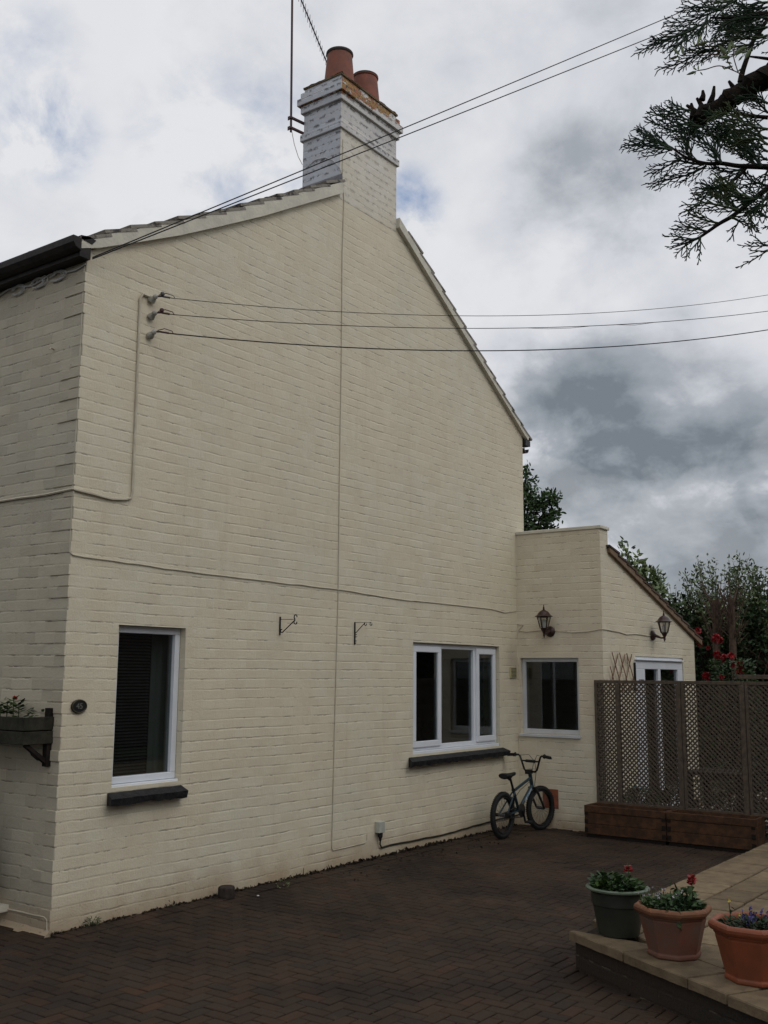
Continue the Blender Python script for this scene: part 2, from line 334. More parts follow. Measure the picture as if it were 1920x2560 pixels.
    def build(s,name,mats,parent=None,smooth=False,bevel=0,loc=None):
        me=bpy.data.meshes.new(name); me.from_pydata([tuple(v) for v in s.v],[],s.f)
        mats=[mats] if isinstance(mats,str) else mats
        for k in mats: me.materials.append(MAT[k])
        me.polygons.foreach_set('material_index',s.m)
        if smooth: me.polygons.foreach_set('use_smooth',[True]*len(me.polygons))
        me.validate(); me.update()
        o=bpy.data.objects.new(name,me); SC.collection.objects.link(o)
        if parent is not None: o.parent=parent
        if loc is not None: o.location=loc
        if bevel:
            b=o.modifiers.new('bevel','BEVEL'); b.width=bevel; b.segments=2; b.limit_method='ANGLE'; b.angle_limit=R(40)
        if smooth: 
            e=o.modifiers.new('split','EDGE_SPLIT'); e.split_angle=R(42)
        return o
def rv(s=1): return Vector((random.gauss(0,s),random.gauss(0,s),random.gauss(0,s)))
def wallmesh(name,mats,outer,holes,origin,udir,ndir,thick,parent,reveal_mi=None):
    """flat wall with real openings: outer/holes in (u,z); thickness goes along ndir"""
    import bmesh
    bm=bmesh.new(); O=Vector(origin);U=Vector(udir);D=Vector(ndir)*thick
    def P(q): return O+U*q[0]+Vector((0,0,q[1]))
    rings=[]
    for ring in [outer]+holes:
        vs=[bm.verts.new(P(q)) for q in ring]; rings.append(vs)
        for i in range(len(vs)): bm.edges.new((vs[i],vs[(i+1)%len(vs)]))
    bmesh.ops.triangle_fill(bm,use_beauty=True,use_dissolve=False,edges=bm.edges[:])
    front=bm.faces[:]
    mp={v:bm.verts.new(v.co+D) for r in rings for v in r}
    for f in front:
        bm.faces.new([mp[v] for v in reversed(f.verts)]).material_index=len(mats)-1
    for r in rings:
        for i in range(len(r)):
            a,b=r[i],r[(i+1)%len(r)]; f=bm.faces.new((a,b,mp[b],mp[a])); f.material_index=1 if len(mats)>2 else 0
    bmesh.ops.recalc_face_normals(bm,faces=bm.faces[:])
    me=bpy.data.meshes.new(name); bm.to_mesh(me); bm.free()
    for k in mats: me.materials.append(MAT[k])
    o=bpy.data.objects.new(name,me); SC.collection.objects.link(o); o.parent=parent; return o
def rect(x0,z0,x1,z1): return [(x0,z0),(x1,z0),(x1,z1),(x0,z1)]
# ------------------------------------------------------------------ ground, drive, patio
g=MB(); g.add([(-400,-400,-.03),(400,-400,-.03),(400,400,-.03),(-400,400,-.03)],[(0,1,2,3)])
tag(g.build('ground','grass'),kind='structure')
g=MB(); g.add([(-9,-14,-.012),(9.2,-14,-.012),(9.2,0.02,-.012),(0.02,0.02,-.012),(0.02,7,-.012),(-9,7,-.012)],[(0,1,2,3,4,5)])
tag(g.build('drive_bedding','mortar'),kind='structure')
C0=Vector((1.32,-2.905)); ED=Vector((-.50,-.866)).normalized(); EN=Vector((.866,-.50))
def inpatio(x,y,mg=0):
    return y<-2.905+mg*0-0.0 and (Vector((x,y))-C0).dot(EN)>0.0
g=MB()
def block(x0,y0,x1,y1):
    cxx,cyy=(x0+x1)/2,(y0+y1)/2
    if cxx<-8.5 or cxx>9 or cyy<-12 or cyy>6: return
    if cxx>-.02 and cyy>-.16: return
    if cyy<-2.99 and (Vector((cxx,cyy))-C0).dot(EN)>.06: return
    if cxx>6.05 and cyy>-1.1: return
    if (Vector((cxx,cyy))-Vector((-3,-3))).length>11: return
    gp=.0032; c=.005; z=random.gauss(0,.0009); tx=random.gauss(0,.0035); ty=random.gauss(0,.0035)
    x0+=gp;x1-=gp;y0+=gp;y1-=gp
    jx=random.gauss(0,.0007);jy=random.gauss(0,.0007)
    def q(x,y,zz): return (x+jx,y+jy,zz+z+(x-cxx)*tx+(y-cyy)*ty)
    o=[(x0,y0),(x1,y0),(x1,y1),(x0,y1)]; i=[(x0+c,y0+c),(x1-c,y0+c),(x1-c,y1-c),(x0+c,y1-c)]
    g.add([q(x,y,-.02) for x,y in o]+[q(x,y,-.0035) for x,y in o]+[q(x,y,0) for x,y in i],
      [(8,9,10,11)]+[(4+k,4+(k+1)%4,8+(k+1)%4,8+k) for k in range(4)]+[(k,(k+1)%4,4+(k+1)%4,4+k) for k in range(4)])
u=.08
for k in range(-120,130):
    for mm in range(-50,50):
        j=k+4*mm
        if -130<j<75:
            block(k*u,j*u,(k+2)*u,(j+1)*u); block(k*u,(j+1)*u,(k+1)*u,(j+3)*u)
# header course against the gable
for k in range(0,78): 
    if k*u<6.05:
        g2=(k*u,-.16,(k+1)*u,0)
        x0,y0,x1,y1=g2; z=random.gauss(.002,.0012); c=.004;gp=.002
        o=[(x0+gp,y0+gp),(x1-gp,y0+gp),(x1-gp,y1-.004),(x0+gp,y1-.004)]; i=[(x0+gp+c,y0+gp+c),(x1-gp-c,y0+gp+c),(x1-gp-c,y1-.008),(x0+gp+c,y1-.008)]
        g.add([(a,b,-.02) for a,b in o]+[(a,b,z) for a,b in o]+[(a,b,z+.0035) for a,b in i],[(8,9,10,11)]+[(4+q,4+(q+1)%4,8+(q+1)%4,8+q) for q in range(4)]+[(q,(q+1)%4,4+(q+1)%4,4+q) for q in range(4)])
drv=g.build('driveway','paver'); tag(drv,kind='structure')
# raised patio
pat=empty('patio',(1.32,-2.905,0),'raised patio of buff stone flags on a low dark brick wall, right foreground','patio')
off=(1.32,-2.905,0)
def P2(s,t): q=C0+ED*s+EN*t; return (q.x,q.y)
g=MB(off)
a=P2(.02,.025);b=P2(6.5,.025)
g.prism([(C0.x+.04,C0.y-.03,-.02),(a[0],a[1],-.02),(b[0],b[1],-.02),(9.,b[1],-.02),(9.,C0.y-.03,-.02)],(0,0,.172))
g.build('retaining_wall','brick_step',pat)
g=MB(off)
def clip(poly,pn,pd):     # keep where p.pn>=pd
    out=[]
    for i in range(len(poly)):
        a,b=Vector(poly[i]),Vector(poly[(i+1)%len(poly)]); da=a.dot(pn)-pd; db=b.dot(pn)-pd
        if da>=0: out.append(a)
        if (da>=0)!=(db>=0): out.append(a+(b-a)*(da/(da-db)))
    return out
def slab(poly,rough=.003):
    if len(poly)<3: return
    ar=abs(sum(poly[i][0]*poly[(i+1)%len(poly)][1]-poly[(i+1)%len(poly)][0]*poly[i][1] for i in range(len(poly))))/2
    if ar<.003: return
    c=sum((Vector(p) for p in poly),Vector((0,0)))/len(poly); z=random.gauss(0,.0012)
    # split edges so that they can be slightly ragged
    pp=[]
    for i in range(len(poly)):
        a,b=Vector(poly[i]),Vector(poly[(i+1)%len(poly)]); n=max(1,int((b-a).length/.05))
        for k in range(n): pp.append(a+(b-a)*k/n+(Vector((random.gauss(0,rough*.6),random.gauss(0,rough*.6)))))
    inn=[p+(c-p).normalized()*.006 for p in pp]; n=len(pp)
    g.add([(p.x,p.y,.152+z) for p in pp]+[(p.x,p.y,.194+z) for p in pp]+[(p.x,p.y,.2+z) for p in inn],
      [tuple(range(2*n,3*n)),tuple(range(n-1,-1,-1))]+[(k,(k+1)%n,n+(k+1)%n,n+k) for k in range(n)]+[(n+k,n+(k+1)%n,2*n+(k+1)%n,2*n+k) for k in range(n)])
js=[.0,.495,.995,1.262,1.74,2.23,2.70,3.2,3.7,4.2,4.7,5.2]
for i in range(len(js)-1):
    s0,s1=js[i]+.008,js[i+1]-.008
    slab([P2(s0,-.01),P2(s1,-.01),P2(s1,.262),P2(s0,.262 if i else .02)])
ys=-2.895; rows=[.35,.24,.36,.30,.42,.30,.45,.30,.45,.36,.45,.45]
xo=[.45,.26,.1,.35,.2,.05,.3,.15,.4,.1,.2,.3]
for ri,hh in enumerate(rows):
    y1=ys;y0=ys-hh; ys=y0; x=-2-xo[ri]
    while x<8.9:
        w=random.choice([.45,.6,.45,.36,.6,.3]); poly=[Vector((x+.008,y0+.008)),Vector((x+w-.008,y0+.008)),Vector((x+w-.008,y1-.008)),Vector((x+.008,y1-.008))]
        poly=clip(poly,EN,C0.dot(EN)+.272); slab(poly); x+=w
g.build('flagstones','flag',pat)
g=MB(off); q=[P2(.06,.06),P2(6.4,.06)]
g.prism([(C0.x+.06,C0.y-.05,.150),(q[0][0],q[0][1],.150),(q[1][0],q[1][1],.150),(8.95,q[1][1],.150),(8.95,C0.y-.05,.150)],(0,0,.026))
g.build('mortar_bed','mortar',pat)
# ------------------------------------------------------------------ cottage
H=empty('cottage',(0,0,0),'tall cream painted brick cottage whose gable wall fills the photo, with a chimney','house')
W1=(.425,.855,1.045,1.945); W2=(4.0,.865,5.675,1.93)
outer=[(0,-.02)]
def jl(n0,n1,x): return [(x+random.choice((-.002,.002,0,.003)),z*.0375) for z in range(n0,n1)]
outer=[(0,-.02),(6.28,-.02),(6.28,4.40),(3.68,6.08),(3.2,6.36),(2.77,6.09),(1.21,5.16),(0,4.50)]+[(p[0],p[1]) for p in reversed(jl(2,119,0))]
wallmesh('gable_wall',['paint_x','paint_x','interior'],outer,[rect(*W1),rect(*W2)],(0,0,0),(1,0,0),(0,1,0),.22,H)
g=MB()
for k in range(59):
    if random.random()<.62:
        dx=random.uniform(.002,.0085); L=.105 if k%2 else .21
        z0=k*.075+.004+random.uniform(0,.004); g.box((-.004-dx,-.0007,z0),(.05,L+random.uniform(-.01,.01),z0+.066),0)
        for q in (3,5): g.m[len(g.f)-6+q]=1
corner_mb=g
front_w=wallmesh('front_wall',['front_shade_y','front_shade_y','interior'],[(0,-.02),(7,-.02),(7,4.48),(0,4.48)],[rect(1.12,2.95,2.1,4.02),rect(1.3,.95,2.4,1.95)],(-.004,0.0012,0),(0,1,0),(1,0,0),.2,H)
# the protruding corner bricks are part of the front wall's own mesh
import bmesh
front_w.data.materials.append(MAT['paint_x']); bm=bmesh.new(); bm.from_mesh(front_w.data)
vv=[bm.verts.new(p) for p in corner_mb.v]
for f,mi in zip(corner_mb.f,corner_mb.m): bm.faces.new([vv[i] for i in f]).material_index=3 if mi==0 else 0
bm.to_mesh(front_w.data); bm.free()
g=MB(); g.box((6.10,.22,-.02),(6.28,7,4.4)); g.box((.22,6.8,-.02),(6.1,7,6.0)); g.build('rear_wall','paint_y',H)
g=MB(); g.box((.22,.22,2.42),(6.1,6.8,2.52)); g.box((.22,.22,-.01),(6.1,6.8,.02)); g.box((.22,2.3,.02),(6.1,2.4,2.42)); g.box((2.7,.22,.02),(2.8,2.3,2.42)); g.build('interior','interior',H)
# low plinth fillet, front wall
g=MB(); g.prism([(-.045,0,-.01),(-.004,0,-.01),(-.004,0,.03)],(0,5,0)); g.build('mortar_fillet','front_shade_y',H)
g=MB(); g.box((-.07,.44,.085),(0.0,2.2,.125)); g.build('door_step','plaster',H)
# windows
def window(x0,z0,x1,z1,dep,panes,nm,opens):
    fr=MB(); w=.058; T=.07
    y0=dep;y1=dep+T
    fr.box((x0,y0,z0),(x1,y1,z0+.045)); fr.box((x0,y0,z1-w+.01),(x1,y1,z1)); fr.box((x0,y0,z0+.045),(x0+w*.8,y1,z1-w+.01)); fr.box((x1-w*.8,y0,z0+.045),(x1,y1,z1-w+.01))
    for xm in panes[1:-1]: fr.box((xm-.022,y0+.003,z0+.045),(xm+.022,y1,z1-w+.01))
    fr.box((x0-.0,y0-.035,z0-.03),(x1,y1,z0-.002))
    f=fr.build('window',('upvc'),H,bevel=.004)
    for i in range(len(panes)-1):
        a,b=panes[i],panes[i+1]
        if opens[i]:
            s=MB(); ww=.058; yy=y0-.018
            A,B,C,D=a+.012,b-.012,z0+.03,z1-.03
            s.box((A,yy,C),(B,yy+.05,C+ww)); s.box((A,yy,D-ww),(B,yy+.05,D)); s.box((A,yy,C+ww),(A+ww,yy+.05,D-ww)); s.box((B-ww,yy,C+ww),(B,yy+.05,D-ww))
            s.build('sash','upvc',f,bevel=.005); p=MB(); p.box((A+ww-.004,yy+.018,C+ww-.004),(B-ww+.004,yy+.024,D-ww+.004)); p.build('pane','glass',f)
        else:
            p=MB(); p.box((a+.0,y0+.03,z0+.04),(b,y0+.036,z1-w+.015)); p.build('pane','glass',f)
    return f
f1=window(.43,.872,1.042,1.943,.055,[.43,1.042],'window',[0])
f2=window(4.01,.895,5.672,1.927,.045,[4.03,4.56,5.225,5.655],'window',[1,0,1])
g=MB(); 
for k in range(44): 
    z=.93+k*.0222; g.box((.44,.15,z),(.86,.168,z+.013)) if False else g.prism([(.44,.145,z),(.44,.165,z+.012),(.44,.166,z+.0135),(.44,.146,z+.0015)],(.41,0,0))
g.build('blind','blind',f1)
g=MB()
def curtain(mb,x0,x1,y,z0,z1,amp=.012,n=24):
    V=[];F=[]
    for i in range(n+1):
        x=x0+(x1-x0)*i/n; yy=y+amp*math.sin(i*1.7)+amp*.5*math.sin(i*.63); V+=[(x,yy,z0),(x,yy,z1)]
    F=[(2*i,2*i+2,2*i+3,2*i+1) for i in range(n)]; mb.add(V,F)
curtain(g,.89,1.04,.19,.88,1.94,.006,10); g.build('curtain','curtain',f1)
g=MB(); curtain(g,5.42,5.68,.20,.9,1.92,.012,16); curtain(g,4.88,5.0,.30,1.2,1.9,.01,8); g.build('curtain','curtain',f2)
# black tiled sills
def sill(x0,x1,x0b,x1b,zt):
    n=int((x1b-x0b)/.05); V=[];F=[]
    for i in range(n+1):
        t=i/n; xa=x0+(x1-x0)*t; xb=x0b+(x1b-x0b)*t; e=random.gauss(0,.0022)
        V+=[(xa,.05,zt),(xb,-.082+e,zt-.052+random.gauss(0,.001)),(xb,-.070+e,zt-.098+random.gauss(0,.0045)),(xa,.05,zt-.11)]
    for i in range(n):
        a=4*i; F+=[(a+q,a+(q+1)%4,a+4+(q+1)%4,a+4+q) for q in range(4)]
    F+=[(3,2,1,0),(4*n,4*n+1,4*n+2,4*n+3)]
    m=MB(); m.add(V,F); m.build('window_sill','sill_black',H)
sill(.41,1.055,.365,1.05,.845); sill(3.97,5.72,3.875,5.755,.865)
# front windows (mostly outside the frame)
for (a,b,c,d) in ((1.12,2.95,2.1,4.02),(1.3,.95,2.4,1.95)):
    m=MB(); m.box((.06,a,b),(.12,c,b+.05)); m.box((.06,a,d-.05),(.12,c,d)); m.box((.06,a,b+.05),(.12,a+.05,d-.05)); m.box((.06,c-.05,b+.05),(.12,c,d-.05)); f=m.build('window','upvc',H,bevel=.004)
    m=MB(); m.box((.08,a+.05,b+.05),(.086,c-.05,d-.05)); m.build('pane','glass',f)
# roof: stepped tile courses
def slope(name,pts,y0,y1,side):
    """pts: verge polyline from eave to ridge (x,z) of the tile bed"""
    g=MB(); L=[0]
    for i in range(len(pts)-1): L.append(L[-1]+(Vector(pts[i+1])-Vector(pts[i])).length)
    def at(s):
        for i in range(len(L)-1):
            if s<=L[i+1] or i==len(L)-2:
                t=(s-L[i])/(L[i+1]-L[i]); return Vector(pts[i])*(1-t)+Vector(pts[i+1])*t
    n=int(L[-1]/.27)+1; st=L[-1]/n
    for i in range(n):
        a=at(i*st-.02); b=at(min(L[-1],(i+1)*st+.03)); d=(b-a).normalized(); nn=Vector((-d.y,d.x))*(1 if side>0 else -1)
        if nn.y<0: nn=-nn
        lift=.050; th=.024
        A=a+nn*lift; B=b+nn*.018
        # tile rolls along y
        m=int((y1-y0)/.30)
        for k in range(m):
            ya=y0+(y1-y0)*k/m; yb=y0+(y1-y0)*(k+1)/m
            if max(A.x,B.x)>2.79 and min(A.x,B.x)<3.66:
                if yb<.46: continue
                ya=max(ya,.462)
            jz=random.gauss(0,.004)
            y_m=ya+(yb-ya)*.75
            q0=[(A.x-nn.x*th,A.y-nn.y*th+jz),(A.x,A.y+jz),(B.x,B.y+jz),(B.x-nn.x*th,B.y-nn.y*th+jz)]
            g.prism([(p[0],ya+.002,p[1]) for p in q0],(0,yb-ya-.004,0),1 if k==0 else 0)
            if k>0: g.tube([(A.x+nn.x*.004,y_m,A.y+nn.y*.004+jz),(B.x+nn.x*.004,y_m,B.y+nn.y*.004+jz)],.026,6,0)
    return g.build(name,['tile','tile_edge'],H)
# bed of the tiles = top of the plastered verge
LV=[(-.08,4.51),(.06,4.60),(1.21,5.22),(2.77,6.145),(3.2,6.41)]; RV=[(6.40,4.36),(3.68,6.14),(3.2,6.41)]
slope('roof',LV,-.05,7.0,1); slope('roof',RV,-.05,7.0,-1)
g=MB()
for P in (LV,RV):
    for i in range(len(P)-1):
        (a,b),(c,d)=P[i],P[i+1]; g.prism([(a,-.02,b-.05),(c,-.02,d-.05),(c,-.02,d+.012),(a,-.02,b+.012)],(0,7,0)) if not(a>2.7 and c<3.7 or a<3.7 and c>3.1 and i>0) else g.prism([(a,.46,b-.05),(c,.46,d-.05),(c,.46,d+.012),(a,.46,b+.012)],(0,6.5,0))
g.build('roof_deck','interior',H)
# plastered verge strip
g=MB()
vl=[(-.10,4.475),(.06,4.535),(.40,4.70),(.80,4.90),(1.21,5.125),(1.7,5.40),(2.2,5.70),(2.768,6.04)]
vt=[(-.10,4.545),(.06,4.625),(.40,4.803),(.80,5.015),(1.21,5.24),(1.7,5.53),(2.2,5.82),(2.768,6.15)]
for A in range(len(vl)-1):
    g.prism([(vl[A][0],-.045,vl[A][1]),(vl[A+1][0],-.045,vl[A+1][1]),(vt[A+1][0],-.045,vt[A+1][1]),(vt[A][0],-.045,vt[A][1])],(0,.044,0))
g.prism([(3.682,-.045,6.045),(6.34,-.045,4.365),(6.38,-.045,4.42),(3.682,-.045,6.145)],(0,.044,0))
g.build('verge','plaster',H)
# small eaves box ends
g=MB(); g.box((6.285,-.04,4.30),(6.40,.05,4.365)); g.build('eaves_box','black_paint',H)
g=MB(); g.lathe([(0.0,0),(.001,0)],(0,0,-50)) if False else None
def halfround(mb,x,z,r,y0,y1,n=10,th=.006):
    prof=[(x+r*math.cos(math.pi+math.pi*i/n),z+r*math.sin(math.pi+math.pi*i/n)) for i in range(n+1)]
    inn=[(x+(r-th)*math.cos(math.pi+math.pi*i/n),z+(r-th)*math.sin(math.pi+math.pi*i/n)) for i in range(n,-1,-1)]
    pl=prof+inn; mb.prism([(a,y0,b) for a,b in pl],(0,y1-y0,0))
g=MB(); halfround(g,6.345,4.27,.055,-.02,7); g.build('gutter','lead',H)
# front eaves: black soffit box, fascia and gutter
g=MB(); g.box((-.095,-.040,4.425),(-.005,7,4.545)); g.prism([(-.095,-.048,4.546),(-.002,-.048,4.535),(.030,-.048,4.575),(-.02,-.048,4.585),(-.095,-.048,4.572)],(0,.2,0)); g.build('fascia','black_gutter',H)
g=MB(); g.prism([(-.170,-.062,4.548),(-.168,-.062,4.50),(-.145,-.062,4.468),(-.097,-.062,4.452),(-.097,-.062,4.548)],(0,7,0)); g.build('gutter','black_gutter',H,bevel=.006)
g=MB()
for (ya,n) in ((.52,5),(.30,4),(.74,3)):
    for k in range(n):
        y=ya+random.uniform(-.04,.04); pts=[(-.02,y+.07*math.cos(t),4.385+.035*math.sin(t)+random.uniform(-.006,.006)) for t in [i*.7 for i in range(9)]]
        g.tube(pts,.0035,5)
g.tube([(-.014,y/10*1.0,4.40-.02*math.sin(y*1.3)) for y in range(0,12)],.006,6); g.build('eaves_wiring','cable_white',H)
# ------------------------------------------------------------------ chimney (part of the cottage)
X0,X1,Y0,Y1=2.77,3.68,0.0,.46
def stackbox(mb,x0,x1,y0,y1,z0,z1,ragg=.004):
    mb.box((x0,y0,z0),(x1,y1,z1))
    for i,f in enumerate(mb.f[-6:]):
        mb.m[len(mb.f)-6+i]= 1 if i in (3,5) else 0
    n=len(mb.v)
g=MB(); stackbox(g,X0,X1,-.002,Y1,6.0,6.80); 
ch=g.build('chimney',['chimney_x','chimney_y'],H)
g=MB(); stackbox(g,X0+.003,X1-.003,.001,Y1-.003,6.80,7.00); stackbox(g,X0+.003,X1-.003,.003,Y1-.003,7.20,7.272); g.build('chimney_neck',['chimney_top','chimney_y'],ch)
g=MB(); stackbox(g,X0-.024,X1+.024,-.024,Y1+.024,6.705,6.775); g.build('chimney_band',['chimney_top','chimney_y'],ch,bevel=.006)
g=MB(); stackbox(g,X0-.024,X1+.024,-.024,Y1+.024,6.995,7.07); g.build('chimney_band',['chimney_top','chimney_y'],ch,bevel=.006)
g=MB(); stackbox(g,X0-.050,X1+.050,-.050,Y1+.050,7.071,7.143); g.build('chimney_band',['chimney_top','chimney_y'],ch,bevel=.006)
g=MB(); stackbox(g,X0-.026,X1+.026,-.026,Y1+.026,7.144,7.21); g.build('chimney_band',['chimney_top','chimney_y'],ch,bevel=.006)
g=MB()
n1_,m1_=16,9; V=[];F=[]
for i in range(n1_+1):
    for j in range(m1_+1):
        a=i/n1_;b=j/m1_; e=min(a,1-a)*(X1-X0),min(b,1-b)*(Y1-Y0); h=min(min(e)/.12,1)
        V.append((X0-.01+(X1-X0+.02)*a+random.gauss(0,.003),Y0-.012+(Y1-Y0+.02)*b+random.gauss(0,.003),7.272+.05*h+random.gauss(0,.006)))
F=[(i*(m1_+1)+j,(i+1)*(m1_+1)+j,(i+1)*(m1_+1)+j+1,i*(m1_+1)+j+1) for i in range(n1_) for j in range(m1_)]
g.add(V,F); g.box((X0-.008,-.010,7.255),(X1+.008,Y1+.006,7.274)); g.build('flaunching','flaunch',ch)
for cxp,zt in ((3.02,7.682),(3.44,7.645)):
    m=MB(); m.lathe([(.150,7.28),(.146,7.40),(.124,zt-.03),(.130,zt-.026),(.136,zt-.014),(.134,zt),(.126,zt+.004),(.118,zt),(.115,zt-.12),(.115,7.35)],(cxp,.225,0),32)
    for i in range(len(m.f)): 
        zc=sum(m.v[k].z for k in m.f[i])/len(m.f[i]); r=math.hypot(m.v[m.f[i][0]].x-cxp,m.v[m.f[i][0]].y-.225)
        if zc>zt-.02 or r<.125: m.m[i]=1
    m.build('chimney_pot',['terracotta_pot','soot'],ch,smooth=True)
g=MB()
for i in range(9): 
    x=2.47+i*.037; g.box((x,-.03,5.975+i*.0225),(x+.04,.44,5.995+i*.0225+random.uniform(.0,.02))) if False else None
g.prism([(2.60,-.03,6.075),(2.768,-.03,6.165),(2.768,-.03,6.24),(2.70,-.03,6.185)],(0,.50,0)); g.build('flashing','lead',ch)
# ------------------------------------------------------------------ lean-to extension
EX=empty('lean_to_extension',(6.09,-1.03,0),'low cream brick extension with a parapet and sloping tiled roof, right of the gable','extension')
eo=(6.09,-1.03,0)
g=None
def exbuild(mb,name,mats,**k): return mb.build(name,mats,EX,**k)
# wall A faces the drive (normal -x)
def wallmesh_off(name,mats,outer,holes,origin,u,n,th):
    o=wallmesh(name,mats,outer,holes,(origin[0]-eo[0],origin[1]-eo[1],origin[2]),u,n,th,EX); return o
wallmesh_off('side_wall',['paint_y','paint_y','interior'],[(0.0,-.02),(1.029,-.02),(1.029,3.205),(0.0,3.205)],[rect(.285,.985,.995,1.812)],(6.09,-1.029,0),(0,1,0),(1,0,0),.20)
# wall B faces the patio (normal -y)
oB=[(0,-.02),(.885,-.02),(.885,1.845),(2.42,1.845),(2.42,-.02),(2.85,-.02),(2.85,2.085),(.205,2.975),(.205,3.205),(0,3.205)]
wallmesh_off('end_wall',['paint_x','paint_x','interior'],[(x+.0005,z) for x,z in oB],[],(6.09,-1.03,0),(1,0,0),(0,1,0),.2)
g=MB(eo); g.box((6.075,-1.05,3.207),(6.31,.0,3.245)); exbuild(g,'coping','coping',bevel=.006)
g=MB(eo); g.box((8.74,-.83,-.02),(8.94,2.4,2.05)); g.box((6.29,2.2,-.02),(8.74,2.4,2.6)); g.box((6.29,-.83,.0),(8.74,2.2,.03)); exbuild(g,'rear_wall','paint_y')
# roof slope
g=MB(eo); A=Vector((6.26,3.02)); B=Vector((9.13,2.075)); L=(B-A).length; d=(B-A)/L; nn=Vector((-d.y,d.x)); 
if nn.y<0: nn=-nn
n=12
for i in range(n):
    a=A+d*(L*i/n-.02); b=A+d*(L*(i+1)/n+.015); P_=a+nn*.018; Q_=b+nn*.050
    for k in range(11):
        ya=-1.075+k*.3; jz=random.gauss(0,.005)
        g.prism([(P_.x,ya,P_.y-.02+jz),(Q_.x,ya,Q_.y-.026+jz),(Q_.x,ya,Q_.y+jz),(P_.x,ya,P_.y+jz)],(0,.296,0))
exbuild(g,'roof','tile')
g=MB(eo); g.prism([(A.x,-1.06,A.y-.01),(B.x,-1.06,B.y-.01),(B.x,-1.06,B.y+.02),(A.x,-1.06,A.y+.02)],(0,3.3,0)); exbuild(g,'roof_deck','interior')
g=MB(eo); g.prism([(A.x+.02,-1.066,A.y-.060),(B.x+.02,-1.066,B.y-.052),(B.x+.03,-1.066,B.y+.022),(A.x+.0,-1.066,A.y+.022)],(0,.034,0)); exbuild(g,'bargeboard','fascia_wood',bevel=.004)
g=MB(eo); g.box((8.945,-1.02,-.02),(9.0,-.96,2.02)); exbuild(g,'downpipe','black_paint')
# extension window (wall A): opening y -.745..-.035
fr=MB(eo); xx=6.135; a,b,c,d_=-.744,-.034,.986,1.811; w=.042
fr.box((xx,a,c),(xx+.06,b,c+.05)); fr.box((xx,a,d_-w),(xx+.06,b,d_)); fr.box((xx,a,c+.05),(xx+.06,a+w,d_-w)); fr.box((xx,b-w,c+.05),(xx+.06,b,d_-w))
fE=fr.build('window','upvc_dull',EX,bevel=.004)
p=MB(eo); p.box((xx+.02,a+w-.005,c+.045),(xx+.026,b-w+.005,d_-w+.005)); p.build('pane','glass',fE)
p=MB(eo); p.box((6.062,a-.012,c-.034),(xx+.05,b+.012,c-.004)); p.build('sill','upvc_dull',fE,bevel=.004)
# door wall B
D=MB(eo)
x0,x1,zt=6.885,8.50,1.843; y=-1.00
D.box((x0,y-.02,zt-.045),(x1,y+.05,zt)); D.box((x0,y-.02,.0),(x0+.05,y+.05,zt-.045)); D.box((x1-.05,y-.02,.0),(x1,y+.05,zt-.045))
dr=D.build('door','upvc',EX,bevel=.004)
D=MB(eo); a,b=6.945,8.44
D.box((a,y-.045,1.70),(b,y+.0,1.795)); D.box((a,y-.045,.04),(b,y+.0,.22)); D.box((a,y-.045,.22),(a+.27,y,1.70)); D.box((b-.17,y-.045,.22),(b,y,1.70)); D.box((7.62,y-.045,.22),(7.70,y,1.70)); D.box((a-.008,y-.07,1.797),(b+.01,y,1.815))
D.build('door_leaf','upvc',dr,bevel=.005)
D=MB(eo); D.box((a+.27,y-.02,.22),(7.62,y-.014,1.70)); D.box((7.70,y-.02,.22),(b-.17,y-.014,1.70)); D.build('pane','glass',dr)
D=MB(eo); D.box((a-.03,y-.052,1.45),(a-.012,y-.02,1.77)); D.build('hinge','black_paint',dr); 
D=MB(eo); D.box((7.02,y-.07,1.555),(7.12,y-.045,1.585)); D.build('handle','chrome',dr,bevel=.004)
D=MB(eo); 
for (q0,q1) in ((7.40,7.50),(7.92,8.18)): D.box((q0,-.70,.1),(q1,-.66,1.72))
D.build('door_blind','cable_cream',dr)
# ------------------------------------------------------------------ things on the walls
def wallcable(pts,r,label,mat='cable_cream',name='wall_cable',group='cables clipped to the cottage walls'):
    o=Vector(pts[0]); g=MB(o)
    # densify with slight wobble
    q=[Vector(p) for p in pts]; out=[q[0]]
    for i in range(len(q)-1):
        n=max(1,int((q[i+1]-q[i]).length/.12))
        for k in range(1,n+1):
            p=q[i].lerp(q[i+1],k/n)
            if k<n: p+=Vector((0,0,random.gauss(0,.0018)))
            out.append(p)
    g.tube(out,r,6); ob=g.build(name,mat,None,smooth=True,loc=o); return tag(ob,label,'cable',group)
wallcable([(2.80,-.006,6.60),(2.80,-.007,6.2),(2.83,-.006,6.0),(2.815,-.006,5.5),(2.825,-.006,4.5),(2.82,-.006,3.3),(2.825,-.006,2.33),(2.80,-.006,1.2),(2.785,-.006,.17),(2.80,-.006,.15),(3.25,-.006,.155),(3.275,-.006,.165),(3.28,-.006,.225)],.0042,'long cable running straight down the middle of the gable from the chimney','cable_cream')
wallcable([(-.006,.02,4.40),(-.006,.013,3.3),(-.006,.012,2.45),(-.007,.004,2.40),(.01,-.007,2.385),(.09,-.006,2.38),(1.17,-.006,2.36),(2.81,-.006,2.355),(3.6,-.006,2.33),(3.9,-.006,2.325),(4.49,-.006,2.33),(5.5,-.006,2.33),(5.8,-.006,2.305),(6.0,-.006,2.33),(6.07,-.006,2.34)],.0045,'thin cable crossing the whole gable level above the windows','cable_cream')
